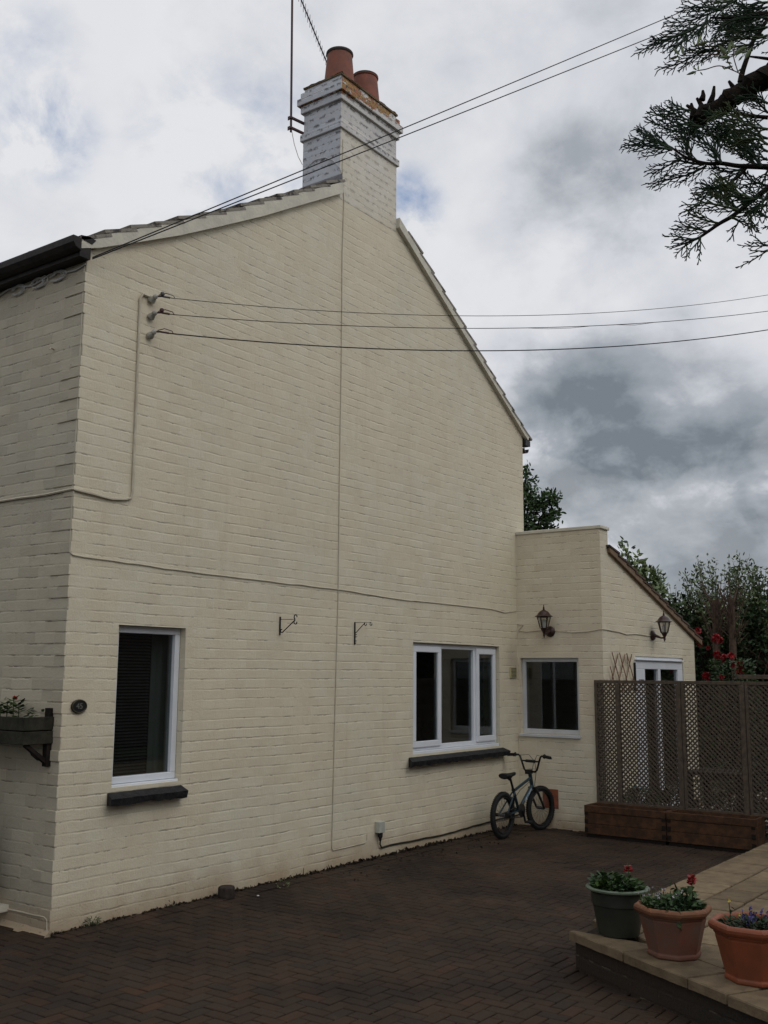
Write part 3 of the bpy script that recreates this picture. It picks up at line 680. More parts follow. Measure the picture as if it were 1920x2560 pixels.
wallcable([(-.012,2.6,2.86),(-.012,.84,2.82),(-.012,.3,2.815),(-.012,.0,2.825),(.0,-.012,2.82),(.30,-.012,2.80),(.42,-.012,2.815),(.465,-.012,2.83),(.48,-.012,2.88),(.475,-.012,3.6),(.468,-.012,4.30),(.49,-.012,4.34),(.55,-.012,4.34)],.0095,'thick pair of painted cables turning the corner and rising to the insulators')
wallcable([(-.008,.54,.098),(-.008,.3,.10),(-.008,.06,.102),(-.008,.03,.09),(-.008,.02,.01)],.005,'low cable at the foot of the shaded front wall')
wallcable([(6.084,-.005,2.19),(6.082,-.08,2.18),(6.082,-.02,2.118),(6.082,-.11,2.10),(6.082,-.22,2.11),(6.082,-.36,2.115)],.005,'short cable from the inner corner to the left lantern','cable_cream')
wallcable([(6.082,-.45,2.11),(6.082,-.68,2.085),(6.082,-.85,2.09),(6.083,-1.03,2.115),(6.10,-1.037,2.115),(6.51,-1.037,2.10),(6.74,-1.037,2.08),(6.97,-1.037,2.095),(7.32,-1.037,2.088),(7.47,-1.037,2.09)],.005,'sagging cable linking the two wall lanterns around the corner','cable_cream')
wallcable([(3.45,-.03,.18),(3.455,-.02,.12),(3.49,-.012,.085),(3.62,-.010,.090),(3.80,-.010,.088),(4.48,-.010,.075),(5.34,-.010,.10),(6.07,-.010,.11)],.0075,'dark cable along the foot of the gable towards the bicycle','old_wood')
g=MB((3.44,0,.22)); g.box((3.40,-.055,.222),(3.485,-.001,.32)); jb=g.build('junction_box','box_grey',None,bevel=.005,loc=(3.44,0,.22)); tag(jb,'small pale grey junction box low on the gable','junction box')
g=MB((3.44,0,.22)); g.lathe([(.022,.222),(.022,.19),(.012,.17),(.010,.15)],(3.445,-.03,0),12); g.build('cable_gland','black_paint',jb)
# house number
np_=empty('house_number_plate',(.12,-.004,1.40),'oval black house number plate with a dull gold rim reading 45','number plate')
def disc(mb,rx,rz,y0,y1,n=40):
    mb.prism([(rx*math.cos(2*math.pi*i/n),y0,rz*math.sin(2*math.pi*i/n)) for i in range(n)],(0,y1-y0,0))
g=MB(); disc(g,.062,.045,0,-.010); g.build('backing','plate_black',np_)
g=MB(); g.tube([((.056)*math.cos(2*math.pi*i/40),-.011,.040*math.sin(2*math.pi*i/40)) for i in range(40)],.0028,6,closed=True); g.build('rim','plate_gold',np_,smooth=True)
cu=bpy.data.curves.new('digits','FONT'); cu.body='45'; cu.size=.052; cu.align_x='CENTER'; cu.align_y='CENTER'; cu.extrude=.0012
tob=bpy.data.objects.new('digits_tmp',cu); SC.collection.objects.link(tob)
dg=bpy.context.evaluated_depsgraph_get(); me=bpy.data.meshes.new_from_object(tob.evaluated_get(dg)); bpy.data.objects.remove(tob)
no=bpy.data.objects.new('digits',me); SC.collection.objects.link(no); me.materials.clear(); me.materials.append(MAT['plate_num']); no.parent=np_; no.rotation_euler=(R(90),0,0); no.location=(0,-.0115,0)
# vent cover
vc=empty('vent_cover',(5.97,-.002,1.65),'small cream louvred vent cover between the two right-hand windows','vent')
g=MB(); g.box((-.07,-.012,-.06),(.07,0,.06)); g.build('plate','vent_cream',vc,bevel=.002)
g=MB()
for k in range(7): g.box((-.058,-.014,-.05+k*.015),(.058,-.0125,-.044+k*.015))
g.build('slots','slot',vc)
# air brick
g=MB((6.088,-.385,.2)); g.box((6.080,-.475,.205),(6.0895,-.29,.405)); ab=g.build('air_brick','airbrick',None,bevel=.003,loc=(6.088,-.385,.2)); tag(ab,'square red clay air brick behind the bicycle front wheel','air brick')
# hanging basket brackets
def curl(c,r,a0,a1,n=14,shrink=.55):
    return [(0,c[0]+r*(1-shrink*i/n)*math.cos(a0+(a1-a0)*i/n),c[1]+r*(1-shrink*i/n)*math.sin(a0+(a1-a0)*i/n)) for i in range(n+1)]
def bracket(x,style,label):
    b=empty('hanging_bracket',(x,-.002,2.08),label,'bracket','wrought iron brackets on the gable')
    g=MB(); H_=.15 if style==1 else .20
    g.box((-.007,-.008,-H_),(.007,0,0)); g.build('back_plate','black_paint',b,bevel=.002)
    g=MB()
    if style==1:
        MB().tube([(0,-.004,-.022),(0,-.165,-.026)],.0025,6).build('arm','black_paint',b); MB().tube([(0,-.035,-.125),(0,-.165,-.030)],.0045,6).build('brace','black_paint',b)
    else:
        MB().tube([(0,-.004,-.004),(0,-.19,-.006)],.0022,6).build('arm','black_paint',b); MB().tube([(0,-.004,-.105),(0,-.115,-.010)],.0035,6).build('brace','black_paint',b)
    if style==1:
        C=[((-.172,-.005),.021,-60,200,.0045),((-.172,-.050),.021,60,-200,.0045),((-.024,-.113),.020,-160,100,.004)]
    else:
        C=[((-.125,-.022),.015,60,-220,.0036),((-.185,-.022),.015,60,-220,.0036),((-.018,-.125),.015,120,-120,.0036),((-.016,-.180),.014,120,-120,.0036)]
    for c_,r_,a_,b_,w_ in C: MB().tube(curl(c_,r_,R(a_),R(b_)),w_,6).build('scroll','black_paint',b,smooth=True)
bracket(2.07,1,'black iron bracket with double scroll at its tip, left of the middle cable')
bracket(3.07,2,'slender black iron bracket with a row of small curls, right of the middle cable')
# insulators with overhead wires
def sagwire(a,b,sag,r,name,label,group,mat='cable_black',n=40,extra=None):
    a=Vector(a);b=Vector(b); g=MB(a)
    pts=[a.lerp(b,i/n)-Vector((0,0,sag*4*(i/n)*(1-i/n))) for i in range(n+1)]
    g.tube(pts,r,6)
    if extra: extra(g,pts)
    o=g.build(name,mat,None,smooth=True,loc=a); return tag(o,label,'wire',group)
inz=[4.33,4.205,4.06]; lab=['uppermost','middle','lowest']
for i,z in enumerate(inz):
    e=empty('wire_insulator',(.57,-.002,z),f'{lab[i]} porcelain insulator of three holding overhead wires to the gable','insulator','insulators on the gable')
    g=MB(); rot=Matrix.Rotation(R(90),3,'X')@Matrix.Identity(3)
    T=Matrix.Rotation(R(62),3,'X')
    g.lathe([(.022,0),(.030,.012),(.024,.03),(.016,.045),(.020,.055),(.014,.07),(.006,.075)],(0,-.005,-.02),14,mat=T); g.build('porcelain','porcelain',e,smooth=True)
    g=MB(); g.tube([(0,-.05,.01),(.03,-.085,.012),(.075,-.13,.004)],.007,6); g.tube([(.02,-.07,.022),(.05,-.11,.035),(.09,-.145,.022),(.10,-.155,.0)],.0032,6)
    if i<2: g.lathe([(0,-.018),(.013,-.012),(.017,0),(.013,.012),(0,.018)],(.035,-.09,.030),10)
    g.build('clamp','rust' if i else 'alu',e,smooth=True)
def wraps(g,pts):
    for s in (20,23): 
        pass
ends=[pt(2300,650,13),pt(2500,660,13),pt(2500,680,13)]
ww=['uppermost thin','middle frayed','lowest thick black']
for i,z in enumerate(inz):
    def ex(g,pts,i=i):
        if i==1:
            for c0,c1 in ((13,16),(17,19),(24,25)):
                q=[pts[k]+Vector((0,0,-.014*math.sin(math.pi*(k-c0)/(c1-c0)))) for k in range(c0,c1+1)]; g.tube(q,.002,5)
            p=pts[25]; g.tube([p,p+Vector((.02,-.02,.05))],.003,5)
    sagwire((.645,-.13,z+.004),ends[i],[.36,.36,.44][i],[.0026,.0030,.0046][i],'overhead_wire',f'{ww[i]} overhead wire of three from the gable insulators','three wires from the insulators',extra=ex)
# twin drop cables to the eaves corner
for i,(px,py,lab_) in enumerate(((1830,-28,'upper'),(1830,-6,'lower'))):
    far_=pt(2500,-310+50*i,15.0)
    sagwire((.0,-.055,4.44-.01*i),far_,.02,.0046,'drop_cable',f'{lab_} of the two black cables rising across the chimney to the top right','cables to the eaves corner')
# ------------------------------------------------------------------ lanterns
def lantern(loc,rz,label):
    e=empty('wall_lantern',loc,label,'wall lamp','lanterns on the extension',rz)   # local: wall at y=0, lantern hangs out along -y
    g=MB(); rot=Matrix.Rotation(R(90),3,'X')
    g.lathe([(.060,0),(.060,.012),(.045,.028),(.020,.036)],(0,0,0),20,mat=rot); g.build('wall_plate','copper_brown',e,smooth=True)
    g=MB(); g.tube([(0,-.03,0),(0,-.07,-.015),(0,-.11,-.03),(0,-.15,-.028)],[.022,.014,.011,.012],10); g.lathe([(0,-.075),(.010,-.070),(.007,-.058),(.014,-.05),(.012,-.03),(.018,-.012),(.030,.01),(.044,.034)],(0,-.15,0),12); g.build('arm','copper_brown',e,smooth=True)
    g=MB(); n=6
    for k in range(n):
        a=2*math.pi*(k+.5)/n; g.bar((.042*math.cos(a),-.15+.042*math.sin(a),.03),(.074*math.cos(a),-.15+.074*math.sin(a),.155),.009,.009)
    g.lathe([(.078,.150),(.081,.158),(.072,.160)],(0,-.15,0),6,rot=R(30)); g.build('cage','copper_brown',e)
    g=MB(); g.lathe([(.038,.034),(.068,.150)],(0,-.15,0),6,rot=R(30)); g.build('glass','lamp_glass',e)
    g=MB(); g.lathe([(.020,.035),(.024,.05),(.022,.11),(.012,.125)],(0,-.15,0),12); g.build('bulb','upvc_dull',e,smooth=True)
    g=MB(); g.lathe([(.099,.157),(.101,.160),(.074,.176),(.062,.196),(.044,.216),(.020,.228),(.010,.236),(.014,.244),(.007,.250),(.010,.262),(.004,.270),(.006,.278),(0,.297)],(0,-.15,0),12); g.build('lamp_roof','copper_brown',e,smooth=True)
    return e
lantern((6.088,-.415,2.10),R(-90),'brown six-sided lantern above the extension window, next to the inner corner')
lantern((7.50,-1.034,2.095),0,'brown six-sided lantern above the white door, under the sloping roof')
# ------------------------------------------------------------------ TV aerial
ae=empty('tv_aerial',(2.655,.52,6.80),'tall tv aerial on a rusty mast strapped beside the chimney','aerial')
g=MB(); g.tube([(0,0,-.02),(-.03,0,1.62)],.011,10); g.build('mast','rust',ae,smooth=True)
for dz in (.02,.125):
    g=MB(); g.bar((-.022,-.003,dz),(.14,-.05,dz-.012),.022,.022); g.bar((-.012,.018,dz-.02),(-.012,.018,dz+.02),.03,.006); g.build('bracket','rust',ae,bevel=.002)
bd=Vector(((pt(1443,1690,10)-CAMP).x,(pt(1443,1690,10)-CAMP).y,0)).normalized(); b0=Vector((-.03,0,1.60)); side=bd.cross(Vector((0,0,1)))
g=MB(); g.tube([b0-bd*.25,b0+bd*1.75],.0075,8); g.build('boom','alu',ae)
for k in range(22):
    p=b0+bd*(-.2+k*.088); h=.092-.0018*k; MB().tube([p-Vector((0,0,h)),p+Vector((0,0,h))],.0030,5).build('element','alu',ae)
MB().tube([b0-bd*.25+Vector((0,0,-.2)),b0-bd*.25+Vector((0,0,.2))],.004,5).build('reflector','alu',ae)
g=MB(); g.box(b0+bd*.04-Vector((.03,.03,.07)),b0+bd*.04+Vector((.03,.03,-.005))); g.build('dipole_box','black_paint',ae,bevel=.008)
g=MB(); g.tube([(-.0,-.012,-.02),(.03,-.02,-.14),(.08,-.03,-.25),(.12,-.05,-.32)],.0035,6); g.build('coaxial_cable','cable_cream',ae,smooth=True)
wallcable([(2.762,.42,6.42),(2.762,.30,6.47),(2.762,.18,6.46),(2.762,.08,6.40),(2.764,-.004,6.30),(2.80,-.008,6.22)],.0045,'pale looped cable low on the shaded side of the chimney','cable_white')
# ------------------------------------------------------------------ window box on the front wall
wb=empty('window_box',(0,.5,1.16),'dark weathered wooden window box on a bracket, left edge of the photo','planter')
g=MB((0,.5,1.16))
for (z0,z1) in ((1.165,1.245),(1.252,1.335)):
    g.box((-.225,.075,z0),(-.004,.095,z1)); g.box((-.225,.096,z0),(-.205,1.30,z1)); g.box((-.225,1.30,z0),(-.004,1.32,z1))
g.box((-.205,.096,1.17),(-.004,1.3,1.185)); g.build('boards','old_wood',wb,bevel=.003)
g=MB((0,.5,1.16)); g.box((-.205,.1,1.19),(-.006,1.3,1.305)); g.build('soil','soil',wb)
g=MB((0,.5,1.16)); 
for y in (.085,1.0): g=MB((0,.5,1.16)); g.box((-.040,y,1.02),(-.004,y+.045,1.39)); g.bar((-.02,y+.022,1.04),(-.19,y+.022,1.165),.03,.028); g.tube([(-.03,y+.022,1.06),(-.09,y+.022,1.07),(-.13,y+.022,1.10),(-.16,y+.022,1.15)],.010,6); g.build('bracket','planter_dark',wb,bevel=.003)
def plantclump(g,c,r,h,n,l,w,mi=0,up_=.4):
    c=Vector(c)
    for i in range(n):
        a=random.uniform(0,6.283); q=random.random()**.5*r; p=c+Vector((q*math.cos(a),q*math.sin(a),random.random()**.8*h*(1.15-q/r*.6)))
        d=Vector((math.cos(a)*(.4+q/r),math.sin(a)*(.4+q/r),random.uniform(-.4,up_+.5))); g.leaf(p,d,Vector((0,0,1))+rv(.4),l*random.uniform(.6,1.25),w*random.uniform(.7,1.2),mi)
pl=empty('busy_plant',(-.10,.40,1.30),'leafy plant with one red flower growing in the window box','plant')
g=MB(); 
for i in range(150):
    a=random.uniform(0,6.283); yy=random.uniform(-.28,.55); p=Vector((random.uniform(-.06,.06),yy,random.uniform(0,.06)+.10*random.random()*math.exp(-((yy-.05)/.22)**2)))
    g.leaf(p,Vector((math.cos(a),math.sin(a),random.uniform(-.3,.7))),Vector((0,0,1))+rv(.4),random.uniform(.03,.06),random.uniform(.016,.03))
for dy,h in ((-.08,.115),(-.02,.15),(.05,.12),(.12,.10)):
    g.tube([(0,dy,0),(-.01,dy-.01,h)],.003,5)
    for k in range(9): a=k*2.4; g.leaf((-.01,dy-.01,h*(.5+.06*k)),(math.cos(a),math.sin(a),.35),(0,0,1),.065,.026)
g.build('foliage','leaf_mid',pl)
g=MB()
for k in range(14): g.leaf((-.012,-.045,.150),rv(1),rv(1),.018,.014)
g.build('flower','petal_red',pl)
tag(MB().tube([(0,0,0),(-.03,-.002,.004),(-.034,-.002,-.012)],.006,6).build('wall_hook','cable_cream',None,loc=(-.004,.31,3.85)),'small painted wall hook high on the shaded front wall','hook')
# ------------------------------------------------------------------ bits on the ground
g=MB(); g.lathe([(.060,0),(.064,.02),(.062,.075),(.056,.086),(0,.088)],(0,0,0),9,rot=.3); so_=g.build('wooden_stub','stone',None,bevel=.004,loc=(1.43,-.115,0)); tag(so_,'short dark round wooden stub standing against the foot of the gable','post stub')
def weed(loc,n,r,label,mat='leaf_mid'):
    g=MB(); plantclump(g,(0,0,0),r,r*1.6,n,r*.6,r*.2); o=g.build('weed',mat,None,loc=loc); return tag(o,label,'weed','weeds at the foot of the gable')
weed((.30,-.03,0),70,.045,'largest green weed, at the foot of the gable below the tall window')
weed((.98,-.02,0),30,.03,'tiny weed in the joint left of the wooden stub','leaf_dark'); weed((1.95,-.20,0),34,.05,'flat green weed in the paving right of the wooden stub','leaf_fresh')
g=MB()   # crumbs of soil, moss and leaf litter along the wall foot
for i in range(1500):
    x=random.uniform(0,6.0); y=-abs(random.gauss(0,.022)); s=random.uniform(.004,.012)*(1.5 if 2.3<x<4.6 else 1)
    p=Vector((x,y,random.uniform(0,.012))); g.add([p+rv(s) for _ in range(4)],[(0,1,2),(0,2,3),(0,3,1),(1,3,2)])
for i in range(90):
    p=Vector((random.uniform(2.5,5.5),random.uniform(-.5,-.05),.006)); g.tri(p,(random.uniform(-1,1),random.uniform(-1,1),.1),.03,.02)
tag(g.build('leaf_litter','soil'),'crumbly dark soil and litter along the foot of the gable','litter',kind='stuff')
for i in range(1):
    tag(MB().lathe([(0,0),(.010,.003),(.008,.008),(0,.010)],(0,0,0),7).build('pebble','cable_white',None,loc=(1.62,-.25,.001)),'single white pebble beside the wooden stub','pebble')
# ------------------------------------------------------------------ bicycle
BK=empty('bicycle',(5.10,-.345,0),'small black and blue bmx bicycle leaning by the inner corner of the walls','bicycle')
WR=.228; rearc=Vector((0,0,WR)); frontc=Vector((.775,0,WR)); st=R(-11)
Rs=Matrix.Rotation(st,3,'Z'); pivot=Vector((.655,0,0))
def S(p): p=Vector(p); return pivot+Rs@(p-pivot)
def wheel(c,rotm):
    def T(p): return (S(Vector(p)+c) if rotm else Vector(p)+c)
    t=MB(); t.tube([T((.203*math.cos(a),0,.203*math.sin(a))) for a in [2*math.pi*i/48 for i in range(48)]],.0245,10,closed=True)
    for i in range(60):
        a=2*math.pi*i/60
        for s_ in (-.011,.011): t.bar(T(((.2255)*math.cos(a),s_-.006,.2255*math.sin(a))),T(((.2255)*math.cos(a),s_+.006,.2255*math.sin(a))),.010,.006)
    tyre=t.build('wheel','rubber',BK,smooth=True)
    r_=MB(); 
    for s_ in (-.012,.012): r_.tube([T((.176*math.cos(a),s_,.176*math.sin(a))) for a in [2*math.pi*i/48 for i in range(48)]],.007,6,closed=True)
    r_.build('rim','bike_black',tyre,smooth=True)
    h=MB(); h.tube([T((0,-.045,0)),T((0,.045,0))],.016,10); h.tube([T((0,-.06,0)),T((0,.06,0))],.006,8)
    for i in range(28):
        a=2*math.pi*i/28; b=a+(.5 if i%2 else -.5); s_=.03 if i%2 else -.03
        h.tube([T((.015*math.cos(b),s_,.015*math.sin(b))),T((.172*math.cos(a),0,.172*math.sin(a)))],.0011,4,caps=False)
    h.build('spokes','alu',tyre)
wheel(rearc,False); wheel(frontc,True)
bb=Vector((.335,0,.245)); stT=Vector((.232,0,.445)); hT=Vector((.600,0,.565)); hB=Vector((.632,0,.470))
g=MB(); g.tube([bb,stT+(stT-bb)*.06],.015,10); g.tube([stT,hT-Vector((.0,0,.015))],.015,10); g.tube([hB,bb],.018,10); g.tube([hT+Vector((-.008,0,.025)),hB-Vector((-.006,0,.02))],.020,12)
for s_ in (-.035,.035): g.tube([bb+Vector((-.02,s_*.6,0)),rearc+Vector((0,s_*1.3,0))],.009,8); g.tube([stT+Vector((0,s_*.4,-.01)),rearc+Vector((0,s_*1.3,0))],.008,8)
g.tube([bb+Vector((0,-.035,0)),bb+Vector((0,.035,0))],.022,12); g.build('frame','bike_blue',BK,smooth=True)
g=MB(); a=hB.lerp(bb,.12); b=hB.lerp(bb,.62)
g.bar(a+Vector((0,-.0175,0)),b+Vector((0,-.0175,0)),.004,.018,(0,0,1)); g.build('frame_decal','decal',BK)
g=MB(); g.tube([stT,Vector((.165,0,.575))],.0125,10); g.lathe([(.020,0),(.020,.025)],stT+Vector((-.004,0,0)),12); g.build('seat_post','bike_black',BK,smooth=True)
g=MB(); V=[];F=[]
secs=[(-.115,.052,.028,.612),(-.095,.062,.036,.615),(-.06,.062,.036,.614),(-.02,.046,.032,.612),(.03,.026,.028,.614),(.08,.020,.024,.618),(.125,.018,.022,.622),(.140,.010,.014,.620)]
for (x,hw,th,z) in secs:
    for k in range(12):
        a=2*math.pi*k/12; V.append((.13+x,hw*math.cos(a),z+th*(.6*math.sin(a) if math.sin(a)>0 else 1.1*math.sin(a))))
n=len(secs)
F=[(i*12+k,i*12+(k+1)%12,(i+1)*12+(k+1)%12,(i+1)*12+k) for i in range(n-1) for k in range(12)]+[tuple(range(11,-1,-1)),tuple((n-1)*12+k for k in range(12))]
g.add(V,F); g.tube([(.15,0,.565),(.10,0,.585),(.19,0,.59)],.012,6); g.build('saddle','rubber',BK,smooth=True)
g=MB()
for s_ in (-.052,.052): g.tube([S(hB+Vector((.012,s_*.5,-.03))),S(hB+Vector((.03,s_,-.06))),S(frontc+Vector((0,s_,0)))],[.014,.014,.011],8)
g.tube([S(hB+Vector((.014,-.05,-.028))),S(hB+Vector((.014,.05,-.028)))],.013,8); g.build('fork','bike_black',BK,smooth=True)
sc_=Vector((.585,0,.612)); 
g=MB(); g.tube([hT,S(sc_)],.016,10); g.box(S(sc_)-Vector((.032,.028,.022)),S(sc_)+Vector((.045,.028,.024))); g.build('stem','bike_black',BK,bevel=.004)
stb=S(sc_+Vector((.035,0,0)))
def SB(dy,dz,dx=0): return stb+Rs@Vector((dx,dy,dz))
g=MB()
for s_ in (-1,1): g.tube([SB(0,0),SB(.06*s_,.0),SB(.085*s_,.02),SB(.135*s_,.15,-.005),SB(.155*s_,.168,-.008),SB(.19*s_,.168,-.012),SB(.285*s_,.160,-.03)],.0105,8)
g.tube([SB(-.118,.108),SB(.118,.108)],.009,8); g.tube([SB(-.06,.108),SB(.06,.108)],.016,8); g.build('handlebar','bike_black',BK,smooth=True)
for s_ in (-1,1):
    g=MB(); g.tube([SB(.195*s_,.168,-.012),SB(.29*s_,.160,-.03)],.0165,10); g.tube([SB(.195*s_,.168,-.012),SB(.200*s_,.168,-.013)],.024,10); g.build('grip','rubber',BK,smooth=True)
    g=MB(); g.tube([SB(.165*s_,.165,.0),SB(.19*s_,.16,.03),SB(.26*s_,.145,.03)],.0055,6); g.build('brake_lever','bike_black',BK,smooth=True)
g=MB(); g.tube([SB(.16,.16,.01),SB(.06,.17,.05),SB(.0,.10,.07),SB(-.02,-.0,.07),hB+Vector((.06,0,.0)),hB+Vector((.07,0,-.05))],.0028,6); g.tube([SB(-.16,.16,.01),SB(-.05,.17,.05),SB(.0,.08,.05),SB(.02,-.04,.03),hT+Vector((0,-.02,-.03)),stT+Vector((.1,-.02,.0)),stT+Vector((0,-.02,-.06))],.0028,6); g.build('brake_cable','bike_black',BK,smooth=True)
g=MB(); rotm=Matrix.Rotation(R(90),3,'X'); g.lathe([(.068,0),(.070,.003),(.068,.006)],bb+Vector((0,-.034,0)),28,mat=rotm); g.lathe([(.025,0),(.025,.012)],bb+Vector((0,-.03,0)),16,mat=rotm)
g.bar(bb+Vector((0,-.05,0)),bb+Vector((.045,-.05,-.115)),.012,.018,(0,1,0)); g.bar(bb+Vector((0,.05,0)),bb+Vector((-.045,.05,.115)),.012,.018,(0,1,0))
cr=g.build('crank','bike_black',BK)
MB().box(bb+Vector((.005,-.13,-.125)),bb+Vector((.085,-.06,-.105))).build('pedal','rubber',cr,bevel=.003); MB().box(bb+Vector((-.085,.06,.105)),bb+Vector((-.005,.13,.125))).build('pedal','rubber',cr,bevel=.003)
g=MB(); g.tube([bb+Vector((0,-.036,.068)),rearc+Vector((0,-.036,.028))],.004,5); g.tube([bb+Vector((0,-.036,-.068)),rearc+Vector((0,-.036,-.028))],.004,5); g.build('chain','old_wood',BK)
g=MB(); g.box(rearc+Vector((-.03,-.075,-.02)),rearc+Vector((.045,-.045,.03))); g.tube([rearc+Vector((0,-.1,0)),rearc+Vector((0,-.045,0))],.018,10); g.tube([rearc+Vector((0,.1,0)),rearc+Vector((0,.045,0))],.018,10)
g.tube([stT+Vector((-.05,-.03,-.06)),stT+Vector((-.05,-.03,-.12))],.008,6);g.tube([stT+Vector((-.05,.03,-.06)),stT+Vector((-.05,.03,-.12))],.008,6)
g.build('axle_pegs','bike_black',BK,smooth=True)
# ------------------------------------------------------------------ trough planters and trellis screen
def trough(y0,y1,label):
    x0,x1,z1=5.735,6.03,.315
    o=(5.92,(y0+y1)/2,0); e=empty('trough_planter',o,label,'planter','brown wooden troughs under the trellis'); 
    for nm,zs in (('boards',[(.035,.135),(.137,.245)]),('top_rail',[(.248,z1)])):
        g=MB(o)
        for (a,b) in zs:
            t=0 if nm=='boards' else .008
            g.box((x0-t,y0,a),(x0+.022,y1,b)); g.box((x1-.022,y0,a),(x1,y1,b)); g.box((x0+.022,y0,a),(x1-.022,y0+.022,b)); g.box((x0+.022,y1-.022,a),(x1-.022,y1,b))
        g.build(nm,'planter_wood',e,bevel=.004)
    g=MB(o); g.box((x0+.012,y0+.012,.0),(x1-.012,y1-.012,.034)); 
    for yy in (y0+.002,y1-.040):
        for k in range(3): g.box((x0-.006,yy,.05+.085*k),(x0-.001,yy+.038,.095+.085*k))
    g.build('base','planter_dark',e)
    g=MB(o); g.box((x0+.022,y0+.022,.034),(x1-.022,y1-.022,.25)); g.build('soil','soil',e)
trough(-1.795,-.94,'left brown wooden trough planter, touching the extension wall')
trough(-2.655,-1.805,'right brown wooden trough planter, beside the patio')
def trellis(y0,y1,z1,label,posts,rail2=None):
    x=6.062; o=(x,(y0+y1)/2,0); e=empty('trellis_panel',o,label,'trellis','grey lattice trellis panels'); z0=.30
    g=MB(o); g.box((x-.018,y0,z1-.035),(x+.018,y1,z1)); g.box((x-.018,y0,z0),(x+.018,y1,z0+.03)); 
    g.box((x-.018,y0,z0+.03),(x+.018,y0+.030,z1-.035)); g.box((x-.018,y1-.030,z0+.03),(x+.018,y1,z1-.035)); g.build('rails','trellis_wood',e,bevel=.003)
    for py in posts: g=MB(o); g.box((x-.028,py-.022,.0),(x+.019,py+.022,z1-.037)); g.build('post','trellis_wood',e,bevel=.003)
    for s_,dx in ((1,.0065),(-1,-.0065)):
        g=MB(o); L0,L1=y0+.028,y1-.028; A,B=z0+.03,z1-.035; step=.0485; n=int((L1-L0+B-A)/step)+2
        for i in range(-1,n):
            c=((L0+i*step) if s_>0 else (L1-i*step))+random.gauss(0,.0016)
            # line y = c - s*(z-A)
            t0,t1=0,B-A
            if s_>0: lo,hi=c-L1,c-L0
            else: lo,hi=L0-c,L1-c
            t0=max(t0,lo);t1=min(t1,hi)
            if t1-t0<.02: continue
            a=Vector((x+dx,c-s_*t0,A+t0)); b=Vector((x+dx,c-s_*t1,A+t1)); g.bar(a,b,.0150,.009,(1,0,0))
        g.build('lattice','trellis_wood',e)
trellis(-1.878,-.938,1.575,'left grey lattice trellis panel standing behind the left trough',[-1.200,-1.852])
trellis(-2.515,-1.882,1.575,'middle grey lattice trellis panel standing behind the right trough',[-2.488])
trellis(-3.35,-2.52,1.575,'right grey lattice trellis panel at the edge of the photo',[-3.3])
g=MB((6.062,-2.9,1.6)); g.box((6.042,-3.4,1.60),(6.082,-2.45,1.64)); tag(g.build('timber_rail','trellis_wood',None,bevel=.003,loc=(6.062,-2.9,1.6)),'loose timber rail above the right trellis panel','rail')
# small expanding trellis on wall B
ts=empty('expanding_trellis',(6.45,-1.045,1.85),'small brown diamond trellis on the wall beside the white door','trellis'); g=MB()
for k in range(3):
    a=-.18+k*.20
    g.bar((a,-.012,.02),(a+.26,-.012,-.40),.014,.006,(0,1,0))
for k in range(4): 
    a=-.26+k*.19; g.bar((a,-.004,-.40+.0),(a+.26 if k<3 else a+.10,-.004,.01 if k<3 else -.24),.012,.006,(0,1,0))
g.bar((-.24,-.012,-.13),(-.08,-.012,-.40),.012,.006,(0,1,0)); g.bar((.23,-.012,-.01),(.23,-.012,-.10),.014,.006,(0,1,0))
g.build('slats','thin_wood',ts)
# ------------------------------------------------------------------ patio pots
def pot_round(c,label):
    e=empty('plant_pot',c,label,'plant pot','flower pots on the patio corner')
    g=MB(); g.lathe([(.105,0),(.112,.004),(.140,.16),(.147,.165),(.150,.235),(.150,.236)],n=40); g.lathe([(.137,.236),(.120,.19),(0,.19)],n=40); g.build('pot_body','plastic_green',e,smooth=True)
    g=MB(); g.lathe([(.150,.232),(.166,.236),(.177,.243),(.177,.251),(.166,.257),(.150,.254),(.140,.240),(.140,.232)],n=48); g.build('pot_rim','plastic_green_rim',e,smooth=True)
    g=MB(); g.lathe([(.140,.205),(.07,.222),(0,.226)],n=24); g.build('soil','soil',e,smooth=True); return e
def pot_oct(c,label,body,rim,s=1,rot=0,gold=False):
    e=empty('plant_pot',c,label,'plant pot','flower pots on the patio corner')
    n=8; T=R(22.5)+rot
    g=MB(); g.lathe([(.136*s,0),(.142*s,.006),(.142*s,.020),(.136*s,.026),(.176*s,.19*s),(.176*s,.2*s),(.184*s,.206*s),(.184*s,.222*s)],n=n,rot=T); g.build('pot_body',body,e,bevel=.006)
    g=MB()
    def ring(r,z): return r*s,z*s
    g.lathe([ring(*q) for q in ((.184,.212),(.196,.218),(.205,.230),(.207,.243),(.200,.255),(.186,.260),(.172,.254),(.166,.238),(.164,.205))],n=n,rot=T); g.build('pot_rim',rim,e,bevel=.012)
    g=MB(); g.lathe([(.166*s,.218*s),(.08*s,.232*s),(0,.236*s)],n=n,rot=T); g.build('soil','soil',e); return e
pot_round((1.405,-3.165,.202),'round sage green plastic flower pot, furthest of the three on the patio corner')
pot_oct((1.175,-3.565,.202),'dull red octagonal terracotta pot, middle of the three on the patio corner','pot_red','pot_rim_tan',.97,R(8))
pot_oct((.985,-4.035,.202),'bright orange octagonal pot at the photo edge, nearest of the three','pot_orange','pot_orange',1.03,R(4))
